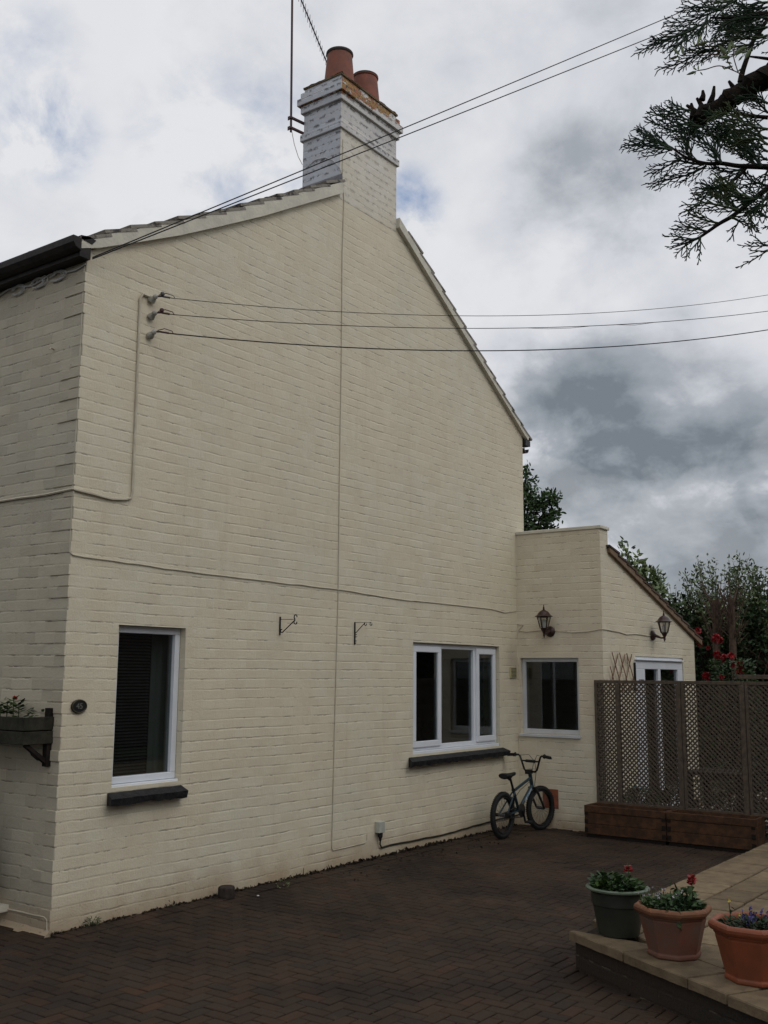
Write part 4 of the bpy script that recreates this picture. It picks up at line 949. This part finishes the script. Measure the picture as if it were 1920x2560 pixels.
def salvia(g,gf,base,h):
    b=Vector(base); tp=b+Vector((random.gauss(0,.006),random.gauss(0,.006),h)); g.tube([b,tp],.003,5)
    for k in range(int(h/.012)):
        t=k*.012; p=b.lerp(tp,t/h)
        if t<h*.68:
            a=k*2.4; g.leaf(p,(math.cos(a),math.sin(a),.1),(0,0,1),.055*(1-.3*t/h),.028)
        else:
            for q in range(9): a=random.uniform(0,6.28); gf.leaf(p,(math.cos(a),math.sin(a),.25),rv(1),.031*(1.75-1.1*t/h),.017)
def flowers(c,label,kind):
    e=empty('bedding_plants',c,label,'plants','bedding plants in the patio pots'); g=MB(); gf=MB(); g2=MB()
    if kind==1:
        plantclump(g,(0,.0,0),.135,.085,520,.036,.024); plantclump(g,(-.02,.05,.03),.08,.075,200,.034,.022)
        salvia(g,gf,(.052,-.045,.0),.155); g.leaf((.07,-.06,.05),(.4,-.8,.1),(0,0,1),.07,.03)
        gf.build('red_flower','petal_red',e)
    if kind==2:
        plantclump(g,(0,0,-.005),.155,.065,620,.032,.021,0,.2); 
        for k in range(60):
            a=random.uniform(0,6.28); r_=random.random()**.6*.10; p=Vector((-.03+r_*math.cos(a),.045+r_*math.sin(a),.0)); q=p+Vector((random.gauss(0,.012),random.gauss(0,.012),random.uniform(.05,.10))); g.tube([p,q],.0012,4)
            if random.random()<.40:
                for _ in range(4): g2.leaf(q,rv(1),rv(1),.011,.008)
        salvia(g,gf,(.065,-.085,0),.175)
        for k in range(40): g.leaf(Vector((.02+random.gauss(0,.03),-.05+random.gauss(0,.03),random.uniform(.03,.10))),rv(1),rv(1),.05,.028)
        for k in range(10): g.leaf(Vector((-.145+.02*random.random(),-.085+.02*random.random(),.03-.008*k)),Vector((-.4,-.3,-.6))+rv(.3),rv(1),.04,.026)
        gf.build('red_flower','petal_red',e); g2.build('white_flowers','petal_white',e)
    if kind==3:
        plantclump(g,(0,0,-.012),.17,.045,700,.026,.012,0,.4)
        for k in range(26):
            p=Vector((random.uniform(-.08,.14),random.uniform(-.14,.05),.0)); q=p+Vector((0,0,random.uniform(.03,.085))); g.tube([p,q],.0015,4)
            for _ in range(6): gf.leaf(q-Vector((0,0,random.uniform(0,.03))),rv(1),rv(1),.014,.010)
        q=Vector((-.045,.10,.115)); g.tube([(-.05,.09,0),q],.002,4)
        for k in range(6): g.leaf(Vector((-.05,.09,.03+.012*k)),rv(1),rv(1),.025,.012)
        for _ in range(6): g2.leaf(q,rv(1),rv(1),.012,.010)
        for _ in range(6): g2.leaf((-.02,.06,.05),rv(1),rv(1),.010,.008)
        gf.build('violet_flowers','petal_violet',e); g2.build('yellow_flower','petal_yellow',e)
    g.build('foliage',['leaf_mid','leaf_dark'][kind==3],e)
flowers((1.405,-3.165,.425),'green plants with one red flower spike in the round green pot',1)
flowers((1.175,-3.565,.430),'white flowers and a red spike in the dull red octagonal pot',2)
flowers((.985,-4.035,.440),'low violet and yellow flowers in the bright orange pot',3)
# ------------------------------------------------------------------ garden behind the trellis
g=MB(); g.add([(6.3,-9,-.004),(11.2,-9,-.004),(11.2,-1.03,-.004),(6.3,-1.03,-.004)],[(0,1,2,3)]); tag(g.build('garden_path','garden_paving'),kind='structure')
tb=empty('garden_table',(7.3,-1.85,0),'dark square garden table behind the trellis','table')
g=MB(); g.box((-.3,-.3,.56),(.3,.3,.60)); g.build('table_top','old_wood',tb,bevel=.004)
for sx in (-1,1):
    for sy in (-1,1): g=MB(); g.box((sx*.26-.025,sy*.26-.025,0),(sx*.26+.025,sy*.26+.025,.56)); g.build('leg','old_wood',tb)
def bush(loc,r,h,n,l,w,mat,label,group,name='shrub',stems=6,cat='shrub'):
    e=empty(name,loc,label,cat,group); g=MB()
    for i in range(n):
        a=random.uniform(0,6.283); zc=random.random(); rr=r*(random.random()**.45)*(.55+.6*math.sin(math.pi*min(1,zc*.9+.1)))
        p=Vector((rr*math.cos(a),rr*math.sin(a),zc*h)); p+=Vector((math.sin(a*5+zc*9),math.cos(a*4+zc*7),0))*r*.12; g.leaf(p,Vector((math.cos(a),math.sin(a),random.uniform(-.5,.8))),rv(1),l*random.uniform(.6,1.3),w*random.uniform(.6,1.3))
    g.build('foliage',mat,e); g=MB()
    for k in range(stems):
        a=k*2.3; g.tube([(0,0,0),(r*.3*math.cos(a),r*.3*math.sin(a),h*.5),(r*.6*math.cos(a),r*.6*math.sin(a),h*.95)],[.012,.008,.003],5)
    g.build('stems','bark',e); return e
bush((6.62,-1.22,0),.20,.42,700,.05,.03,'leaf_mid','low green bush at the wall foot behind the left trough','low plants behind the trellis')
bush((7.15,-1.35,0),.26,.36,800,.05,.03,'leaf_dark','low dark bush in front of the white door','low plants behind the trellis')
bush((8.4,-1.75,0),.45,.62,1700,.05,.03,'leaf_dark','dark bush right of the white door behind the trellis','low plants behind the trellis')
bush((7.0,-2.62,0),.34,.95,1500,.05,.03,'leaf_dark','tall dark bush behind the right trellis panel','low plants behind the trellis')
bush((9.5,-2.3,0),.6,1.5,2600,.06,.035,'leaf_dark','big dark bush behind the middle trellis panel','low plants behind the trellis')
tag(MB().box((-.05,-.02,0),(.05,.02,.06)).build('toy_block','teal',None,bevel=.01,loc=(6.75,-1.10,.38)),'small bright teal object glimpsed through the trellis','toy')
# rose bush
rb=empty('rose_bush',(9.42,-1.25,0),'climbing rose bush with red blooms at the end of the extension','rose bush')
g=MB()
for i in range(2600):
    a=random.uniform(0,6.283); z=random.random()**.8; rr=.42*random.random()**.5*(1.15-z*.55); g.leaf((rr*math.cos(a)+.05,rr*math.sin(a)*1.05-.08,.3+z*1.55),(math.cos(a),math.sin(a),random.uniform(-.4,.6)),rv(1),.055*random.uniform(.6,1.2),.034)
g.build('foliage','leaf_mid',rb); g=MB()
for k in range(9): a=k*.7; g.tube([(0,0,0),(.15*math.cos(a),.15*math.sin(a),.9),(.32*math.cos(a),.34*math.sin(a),1.9+.1*math.sin(k))],[.014,.009,.003],5)
g.build('stems','bark',rb)
for (px,py,r_) in ((1745,1577,.05),(1790,1596,.062),(1799,1600,.05),(1749,1610,.045),(1770,1620,.032),(1793,1637,.055),(1808,1645,.06),(1828,1640,.05),(1850,1660,.045),(1853,1676,.06),(1847,1680,.04),(1804,1693,.04),(1766,1690,.06),(1832,1664,.035)):
    p=pt(px,py,14.15+random.uniform(-.1,.15))-Vector((9.42,-1.25,0)); g=MB()
    for q in range(46): d=rv(1).normalized(); g.leaf(p+d*r_*.25,d+rv(.4),rv(1),r_*.85,r_*.75)
    g.build('bloom','petal_red',rb)
# hedge
hd=empty('conifer_hedge',(13.4,0,0),'tall dark overgrown hedge closing the garden beyond the extension','hedge')
g=MB(); A0=Vector((12.6,4.5)); A1=Vector((14.2,-9.0))
for i in range(42000):
    t=random.random(); f_=random.random()**2; z=random.random()
    c=A0.lerp(A1,t); top=2.86+.22*math.sin(t*31)+.14*math.sin(t*83+1)
    zz=z*top; x=c.x-.55+f_*1.2+.12*math.sin(t*60+z*8); g.leaf((x-13.4,c.y+random.gauss(0,.05),zz),Vector((-1,random.gauss(0,1),random.gauss(.2,.8))),rv(1),random.uniform(.06,.13),random.uniform(.03,.06),1 if zz>top-.28 and random.random()<.6 else 0)
g.build('foliage',['leaf_dark','leaf_mid'],hd)
g=MB(); g.prism([(A0.x-13.4+.1,A0.y,0),(A1.x-13.4+.1,A1.y,0),(A1.x-13.4+.8,A1.y,0),(A0.x-13.4+.8,A0.y,0)],(0,0,2.7)); g.build('inner_growth','soil',hd)
g=MB()
for i in range(150):
    t=random.random(); c=A0.lerp(A1,t); x=c.x-.75+random.uniform(-.1,.15)-13.4; y=c.y; z0=random.uniform(0,1.2); L=random.uniform(.6,1.7); dx=random.uniform(-.05,.05); dy=random.gauss(0,.28)
    g.tube([(x,y,z0),(x+dx,y+dy*L*.4,z0+L*.5),(x+dx*2,y+dy*L*1.1,min(2.9,z0+L))],[.011,.007,.003],4)
g.build('bare_stems','bark_pale',hd)
for nm,(px,pt_,pb,d_) in {'a':(1797,1500,1700,16.6),'b':(1838,1497,1700,16.5)}.items():
    p=pt(px,1690,d_); tpz=pt(px-2,pt_,d_).z; e=empty('cut_tree_trunk',(p.x,p.y,0),'left bare sawn trunk standing against the hedge' if nm=='a' else 'right bare sawn trunk standing against the hedge','tree','sawn trunks against the hedge')
    g=MB(); g.tube([(0,0,0),(.03,-.03,1.2),(.0,.02,1.9),(-.02,.0,tpz)],[.075,.062,.056,.05],9); g.build('trunk','bark_pale',e,smooth=True); g=MB()
    for k in range(34): a=k*2.4; z=tpz*(.75+.25*random.random()); L=random.uniform(.15,.5); g.tube([(.06*math.cos(a),.06*math.sin(a),z),(.15*math.cos(a),.15*math.sin(a),z+L*.5),(.20*math.cos(a),.24*math.sin(a),z+L)],[.012,.007,.003],5)
    g.build('shoots','bark_pale',e)
def twigshrub(px0,pyt,dist,h,w,n,label,dens=1.0,mat='leaf_pale'):
    p=pt(px0,pyt,dist); z1=p.z; e=empty('twiggy_shrub',(p.x,p.y,0),label,'shrub','shrubs above the hedge'); g=MB(); gl=MB()
    for i in range(n):
        a=random.uniform(0,6.283); s=random.random(); zt=z1-random.random()**1.2*h*.85; rr=w*random.uniform(.1,1)*(1.0-.35*(zt-(z1-h))/h)
        b=Vector((rr*.35*math.cos(a),rr*.35*math.sin(a),z1-h-.6)); t=Vector((rr*math.cos(a),rr*math.sin(a),zt)); m_=b.lerp(t,.5)+rv(.05)
        g.tube([b,m_,t],[.008,.005,.002],4,caps=False)
        for k in range(int(34*dens)):
            q=m_.lerp(t,random.uniform(-.3,1.02))+rv(.035); gl.leaf(q,Vector((0,0,.6))+rv(.7),rv(1),random.uniform(.05,.085),random.uniform(.024,.038))
    g.build('stems','bark_pale',e); gl.build('foliage',mat,e)
twigshrub(1800,1395,18.2,1.25,.95,85,'tall airy shrub rising above the hedge behind the sawn trunks',1.7)
twigshrub(1700,1452,18.5,.6,.6,30,'small airy shrub above the hedge next to the sloping roof',.8)
twigshrub(1902,1412,18.0,1.1,.8,80,'airy shrub above the hedge at the right edge of the photo',1.5)
# ------------------------------------------------------------------ trees beyond
def tree(name,base,pts_r,leafn,leafl,mat,label,trunkr,parts):
    """pts_r: crown clumps (centre, radius)"""
    e=empty(name,base,label,'tree'); b=Vector(base); g=MB(); tb_=MB()
    topz=max(c[2] for c,_ in pts_r)
    tb_.tube([(0,0,0),(.1,0,topz*.3),(0,.1,topz*.75)],[trunkr,trunkr*.7,trunkr*.35],8)
    for c,r_ in pts_r:
        c=Vector(c)-b; tb_.tube([(0,.05,topz*.35),c*.6+Vector((0,0,topz*.15)),c],[trunkr*.35,trunkr*.2,.02],5)
        for _ in range(int(leafn*(r_**2))):
            d=rv(1).normalized(); q=c+Vector((d.x,d.y,d.z*.75))*r_*(random.random()**.4); g.leaf(q,d+rv(.7),rv(1),leafl*random.uniform(.6,1.3),leafl*.45)
        for _ in range(5):
            d=rv(1).normalized(); t=c+d*r_*1.45; tb_.tube([c,t],[.015,.004],4)
            for k in range(26): q=c.lerp(t,random.uniform(.6,1.02))+rv(.06); g.leaf(q,d+rv(.6),rv(1),leafl,leafl*.45)
    tb_.build('trunk','bark',e); g.build('crown',mat,e)
c1_=[]
for (px,py,r_) in ((1300,1235,.36),(1302,1285,.48),(1314,1195,.17),(1322,1255,.20),(1345,1262,.17),(1368,1252,.17),(1385,1248,.12),(1350,1292,.24),(1378,1288,.14),(1335,1318,.34),(1365,1322,.20),(1270,1270,.8),(1250,1340,1.0),(1318,1225,.2),(1300,1340,.6)):
    c1_.append((tuple(pt(px,py,26+random.uniform(-.5,.5))),r_))
p_=pt(1270,1500,26); tree('broadleaf_tree',(p_.x,p_.y,0),c1_,900,.12,'leaf_mid','dark green tree showing beyond the right edge of the gable',.22,0)
c2_=[]
for (px,py,r_) in ((1572,1410,.30),(1590,1440,.38),(1612,1450,.26),(1605,1480,.4),(1625,1490,.3),(1560,1450,.5),(1640,1500,.3)):
    c2_.append((tuple(pt(px,py,18+random.uniform(-.3,.3))),r_))
p_=pt(1595,1600,18); tree('small_tree',(p_.x,p_.y,0),c2_,900,.11,'leaf_fresh','small fresh green tree behind the sloping extension roof',.09,0)
# ------------------------------------------------------------------ overhanging conifer, top right
DC=3.7
def bez(P,n):
    out=[]
    for i in range(len(P)-1):
        p0=P[max(i-1,0)];p1=P[i];p2=P[i+1];p3=P[min(i+2,len(P)-1)]
        for k in range(n):
            t=k/n; out.append(.5*((2*p1)+(-p0+p2)*t+(2*p0-5*p1+4*p2-p3)*t*t+(-p0+3*p1-3*p2+p3)*t**3))
    out.append(P[-1]); return out
def cp(x,y,dd=0): return pt(1540+x/3.403,y/3.403,DC+dd)
cbase=pt(2500,1500,4.3)
CT=empty('conifer_tree',(cbase.x,cbase.y,0),'conifer whose dark feathery branches hang into the top right corner','tree'); co=(cbase.x,cbase.y,0)
wood=MB(co); fol=MB(co); fol2=MB(co)
wood.tube([(cbase.x,cbase.y,0),(cbase.x+.03,cbase.y,1.8),(cbase.x,cbase.y+.05,3.6),(cbase.x,cbase.y,6.0)],[.19,.15,.12,.04],12)
limb=[pt(2480,95,4.25),pt(2300,110,4.1),cp(1700,400,.25),cp(1450,560,.1),cp(1293,640),cp(1130,735),cp(950,860),cp(790,960),cp(680,1040)]
lq=bez(limb,6); lr=[]
for i in range(8):
    a_,b_=[.060,.056,.050,.044,.041,.037,.034,.030,.022][i:i+2]; lr+=[(a_+(b_-a_)*k/6)*random.uniform(.90,1.12) for k in range(6)]
wood.tube([p+rv(.006) for p in lq],lr+[.022],11)
for a,b in (((800,880),(835,735)),((680,960),(600,895)),((730,850),(738,770)),((735,930),(688,835)),((650,1000),(640,880)),((1010,780),(960,690)),((1100,740),(1130,640))):
    wood.tube([cp(*a),cp((a[0]+b[0])/2+8,(a[1]+b[1])/2),cp(*b)],[.013,.009,.005],7)
def spray(path,dd=None,bare=.0,big=1.0,fo=None):
    dd=random.uniform(-.25,.25) if dd is None else dd; fo=fo or (fol2 if random.random()<.18 else fol)
    q=bez([cp(x,y,dd) for x,y in path],8); L=sum((q[i+1]-q[i]).length for i in range(len(q)-1)); view=(q[len(q)//2]-CAMP).normalized()
    pn=(view+rv(.28)).normalized()
    r0=.0044*big; fo.tube(q,[r0*(1-.72*i/(len(q)-1))+.0006 for i in range(len(q))],5)
    s=0; sd=1; nx=L*bare
    for i in range(len(q)-1):
        sg=q[i+1]-q[i]; l=sg.length; d=sg.normalized()
        while nx<s+l:
            t=nx/L; p=q[i]+sg*((nx-s)/l); sd=-sd
            ln=(.092*(1-t)**.8+.014)*big*random.uniform(.65,1.15)*min(1,.55+1.8*(t-bare)+.35)
            lat=pn.cross(d)*sd; bd_=(d*random.uniform(1.15,1.5)+lat*random.uniform(.45,.70)+rv(.08)).normalized()
            e=p+bd_*ln+d*ln*.18; mid=p.lerp(e,.5)+lat*ln*.04; fo.tube([p,mid,e],[.0026,.0024,.0013],4)
            m_=0; sx=1; nl=max(1,int(ln/.0145))
            for k in range(1,nl+1):
                sx=-sx; tt=k/(nl+.6); c=p.lerp(e,tt); l2=(.026*(1-tt)**.7+.009)*random.uniform(.7,1.15); la=pn.cross(bd_)*sx
                dd_=(bd_*1.0+la*random.uniform(.5,.8)+rv(.12)).normalized(); e2=c+dd_*l2; fo.tube([c,e2],[.0025,.0015],4)
            nx+=.0165*random.uniform(.8,1.2)
        s+=l
SP=[[(900,85),(740,60),(560,70)],[(1030,0),(890,70),(760,130),(600,180),(400,198)],[(760,200),(600,260),(420,350),(300,390),(175,458)],[(690,230),(560,290),(380,345),(330,330)],[(600,290),(560,360),(510,400)],[(780,140),(740,230),(690,310)],
[(1000,320),(850,400),(700,460),(540,540),(370,590)],[(1160,380),(1000,400),(820,440),(640,430),(590,420)],[(1293,150),(1100,150),(940,200),(820,330)],[(1293,60),(1150,80),(1020,30)],[(1293,230),(1120,260),(960,280),(840,330)],[(1293,110),(1130,190),(930,130)],
[(1000,0),(880,20),(780,10)],[(1293,300),(1180,330),(1040,330),(880,380)],[(1250,40),(1130,110),(1040,200),(940,330)],[(1293,20),(1200,30),(1040,90)],[(1180,160),(1060,180),(900,210),(780,180)],[(1290,190),(1180,230),(1000,250)],[(1290,90),(1180,120),(1090,80)],[(1250,300),(1100,240),(1000,180),(900,120)],
[(760,1060),(560,1000),(345,915)],[(740,1080),(500,1040),(290,945)],[(720,1160),(480,1110),(250,1010)],[(480,1260),(330,1180),(180,1100)],[(480,1275),(300,1245),(70,1235)],[(470,1260),(350,1215),(150,1185)],[(640,940),(560,930),(490,908)],
[(560,1340),(480,1390),(310,1475)],[(770,1410),(600,1490),(270,1570)],[(900,1390),(850,1300),(700,1150),(640,1050)],[(740,1400),(620,1330),(600,1200),(560,1100)],[(1240,1420),(1150,1300),(1000,1180),(850,1060)],[(1180,1400),(1060,1270),(900,1160),(760,1080)],[(750,1400),(640,1390),(540,1370)],
[(1293,1000),(1100,990),(920,910)],[(1293,960),(1200,870),(1060,820)],[(1293,1290),(1100,1200),(930,1240)],[(1293,880),(1180,830),(1040,840)],[(1293,1100),(1120,1060),(950,960),(800,1010)],[(1293,1180),(1150,1130),(980,1090)],[(1100,1130),(900,1100),(760,1100)],[(1050,1050),(900,1010),(780,960)],[(880,1200),(800,1150),(640,1120),(520,1080)],[(640,1340),(620,1240),(520,1160)],[(850,1380),(860,1280),(870,1180)],[(1250,1250),(1100,1230),(1000,1130),(900,1070)],
[(880,1900),(750,1870),(630,1825)],[(780,1970),(650,1940),(520,1925)],[(690,2030),(600,2040),(510,2035)],[(720,2010),(690,2090)],[(600,2060),(580,2110)],[(1040,1785),(850,1740),(720,1730),(575,1810)],[(1110,1430),(950,1570),(800,1620),(690,1690)],[(1040,1780),(880,1640),(730,1550)],[(1170,1690),(1000,1620),(850,1500)],[(1293,1580),(1160,1540),(1090,1480)],[(960,1850),(1040,1880),(990,1975)],[(1293,1740),(1150,1780),(1170,1950)],[(1293,1850),(1200,1800),(1090,1780)],[(1080,1440),(930,1460),(810,1420)],[(1200,1690),(1050,1700),(1000,1600)],[(960,1570),(860,1600),(700,1610)],[(1000,1540),(960,1600),(930,1700)],[(1293,1450),(1270,1480),(1240,1490)],[(1293,1700),(1200,1680),(1130,1640)],[(1293,2090),(1195,2060)],[(1293,2130),(1230,2145)],[(1293,1640),(1240,1740),(1180,1800)],[(1290,1360),(1220,1330),(1130,1300)],[(1293,1230),(1200,1180),(1080,1190),(1000,1240)]]
for p in SP: spray(p)
lw=MB(co)
for path,r_ in (([(1600,1440),(1293,1420),(1050,1413),(900,1390),(760,1390),(600,1340),(480,1262)],[.016,.011,.0085,.0075,.0065,.005,.0035]),([(1600,1380),(1293,1600),(1150,1712),(1000,1832),(880,1902),(780,1972),(690,2030),(560,2080),(450,2120)],[.016,.011,.009,.008,.007,.006,.005,.003,.0015]),([(1293,1000),(1150,985),(1000,960)],[.008,.006,.004]),([(1293,160),(1180,330),(1150,400),(1080,600),(1060,700)],[.007,.008,.008,.010,.012]),([(1110,1425),(1060,1490),(960,1570)],[.006,.004,.003]),([(1240,1415),(1180,1340),(1120,1250)],[.007,.005,.003]),([(1700,560),(1293,500),(1130,480)],[.012,.006,.003]),([(1800,200),(1293,120),(1000,150),(800,150)],[.016,.010,.006,.004])):
    q=bez([cp(x,y) for x,y in path],4); rr=[]
    for i in range(len(path)-1): rr+=[r_[i]+(r_[i+1]-r_[i])*k/4 for k in range(4)]
    lw.tube(q,rr+[r_[-1]],7)
wood.build('trunk','bark',CT,smooth=True); lw.build('branches','bark',CT,smooth=True)
# foliage outside the frame, so the tree stays a tree from the side
for k in range(70):
    x=random.uniform(1350,2900); y=random.uniform(-500,2300); spray([(x+random.uniform(150,350),y+random.uniform(-120,120)),(x+100,y),(x,y+random.uniform(-60,60))],random.uniform(-.5,.7),big=1.8)
fol.build('foliage','conifer',CT); fol2.build('young_foliage','conifer_pale',CT)
# leafy shoot tangled in the limb
sh=empty('climber_shoot',tuple(cp(1080,640)),'thin shoot with fresh pointed leaves tangled in the conifer limb','climber'); so2=cp(1080,640)
g=MB(so2); gl=MB(so2)
def shoot(path,ls):
    q=bez([cp(x,y,-.42) for x,y in path],5); g.tube(q,.0018,5)
    for (x,y,dx,dy,l) in ls:
        a=cp(x,y,-.42); b=cp(x+dx*l,y+dy*l,-.42); v=b-a; gl.leaf(a,v,(a-CAMP)+rv(.5),v.length,v.length*.26)
shoot([(1080,640),(1000,600),(880,560),(760,590),(690,600)],[(690,605,-1,.35,95),(690,600,-.5,-.4,75),(700,600,0,-1,50),(715,610,.6,.8,40),(680,610,-.3,.7,45),(900,560,.5,.6,60)])
shoot([(1000,600),(950,520),(930,470),(700,470),(545,470)],[(545,470,-.9,-.9,70),(540,475,-1,.35,95),(570,470,-.1,-1,90),(545,475,-.3,.9,60),(570,470,.2,.4,60)])
shoot([(930,470),(820,400),(690,385)],[(690,385,1,-.35,110),(690,385,.4,-1,95),(670,390,-.3,-1,60),(650,400,-.4,-.6,50)])
shoot([(1040,620),(1000,480),(1010,400)],[(950,470,-.8,-.9,100),(960,460,.1,-1,110),(980,480,-1,.1,120),(1000,480,.8,-.8,120),(1020,430,1,-.3,110),(1090,510,.6,-1,110),(1050,450,1,-.2,90),(1010,420,-.4,-1,80),(1000,560,-1,.3,90),(1040,520,.5,-.6,90),(990,540,-.9,-.2,70),(1070,580,-.7,.6,60)])
g.build('stems','bark_pale',sh,smooth=True); gl.build('leaves','leaf_fresh',sh)
# ------------------------------------------------------------------ unseen houses added to block sky light and darken the window reflections
def blocker(x0,x1,y0,y1,h,ridge_x,label,wins):
    e=empty('blocker_house',((x0+x1)/2,(y0+y1)/2,0),label,'house','added houses out of view'); o=((x0+x1)/2,(y0+y1)/2,0)
    g=MB(o); g.box((x0,y0,0),(x1,y1,h)); g.build('wall','brick_red',e)
    g=MB(o)
    if ridge_x: ym=(y0+y1)/2; g.prism([(x0-.2,y0-.3,h-.05),(x0-.2,y1+.3,h-.05),(x0-.2,ym,h+2.2)],(x1-x0+.4,0,0))
    else: xm=(x0+x1)/2; g.prism([(x0-.3,y0-.2,h-.05),(x1+.3,y0-.2,h-.05),(xm,y0-.2,h+2.2)],(0,y1-y0+.4,0))
    g.build('roof','tile',e)
    for (a,b,c,d,f) in wins:
        g=MB(o)
        if f=='y': g.box((a,y1,c),(b,y1+.03,d)); w=g.build('window','upvc_dull',e); g=MB(o); g.box((a+.07,y1+.03,c+.07),(b-.07,y1+.036,d-.07))
        else: g.box((x1,a,c),(x1+.03,b,d)); w=g.build('window','upvc_dull',e); g=MB(o); g.box((x1+.03,a+.07,c+.07),(x1+.036,b-.07,d-.07))
        g.build('pane','plate_black',w)
blocker(-7,24,-19,-12.5,5.2,True,'unseen brick house added behind the camera to block light, facing the gable',[(-5,-3.8,1,2.2,'y'),(-1,.5,1,2.2,'y'),(3,4.5,1,2.2,'y'),(-5,-3.8,3.4,4.5,'y'),(3,4.5,3.4,4.5,'y'),(9,10.5,1,2.2,'y'),(15,16.5,1,2.2,'y')])
blocker(-15,-8,1.6,14,6.2,False,'unseen brick house added left of the camera to keep light off the front wall',[(3,4.4,1,2.2,'x'),(3,4.4,3.4,4.6,'x'),(8,9.4,1,2.2,'x')])

bush((-.46,1.12,0),.58,1.10,5200,.09,.06,'leaf_dark','unseen dense dark shrub added to darken the front wall below the window box','added shrub out of view')  # out-of-view shrub, added to block light from the low front wall

g=MB()
for i in range(46):
    p=Vector((random.uniform(-2.5,5.6),random.uniform(-4.2,-.3),.006))
    if p.x>0 and p.y<-2.8: continue
    g.leaf(p,(random.uniform(-1,1),random.uniform(-1,1),random.uniform(0,.25)),(0,0,1),random.uniform(.012,.03),random.uniform(.006,.014))
tag(g.build('fallen_leaves','old_wood'),'a few small dry brown leaves scattered over the block paving','leaves',kind='stuff')
g=MB()
for i in range(2600):      # moss in the paving joints
    k=random.randint(-60,90); j=random.randint(-60,10)
    x=k*.08+random.gauss(0,.002); y=j*.08+random.uniform(-.04,.04)
    if random.random()<.5: x,y=k*.08+random.uniform(-.04,.04),j*.08+random.gauss(0,.002)
    n=math.sin(x*1.3+2)*math.sin(y*1.9+1)+math.sin(x*3.1+y*2.3)*.5
    if n<.25 or (x>-.1 and y>-.1) or (y<-2.88 and (Vector((x,y))-C0).dot(EN)>-.02): continue
    p=Vector((x,y,-.002)); r_=random.uniform(.004,.009); g.add([p+Vector((r_,0,0)),p+Vector((0,r_,0)),p+Vector((-r_,0,0)),p+Vector((0,-r_,0)),p+Vector((0,0,.005))],[(0,1,4),(1,2,4),(2,3,4),(3,0,4)])
tag(g.build('moss','leaf_dark'),'dark green moss growing in the joints of the block paving','moss',kind='stuff')
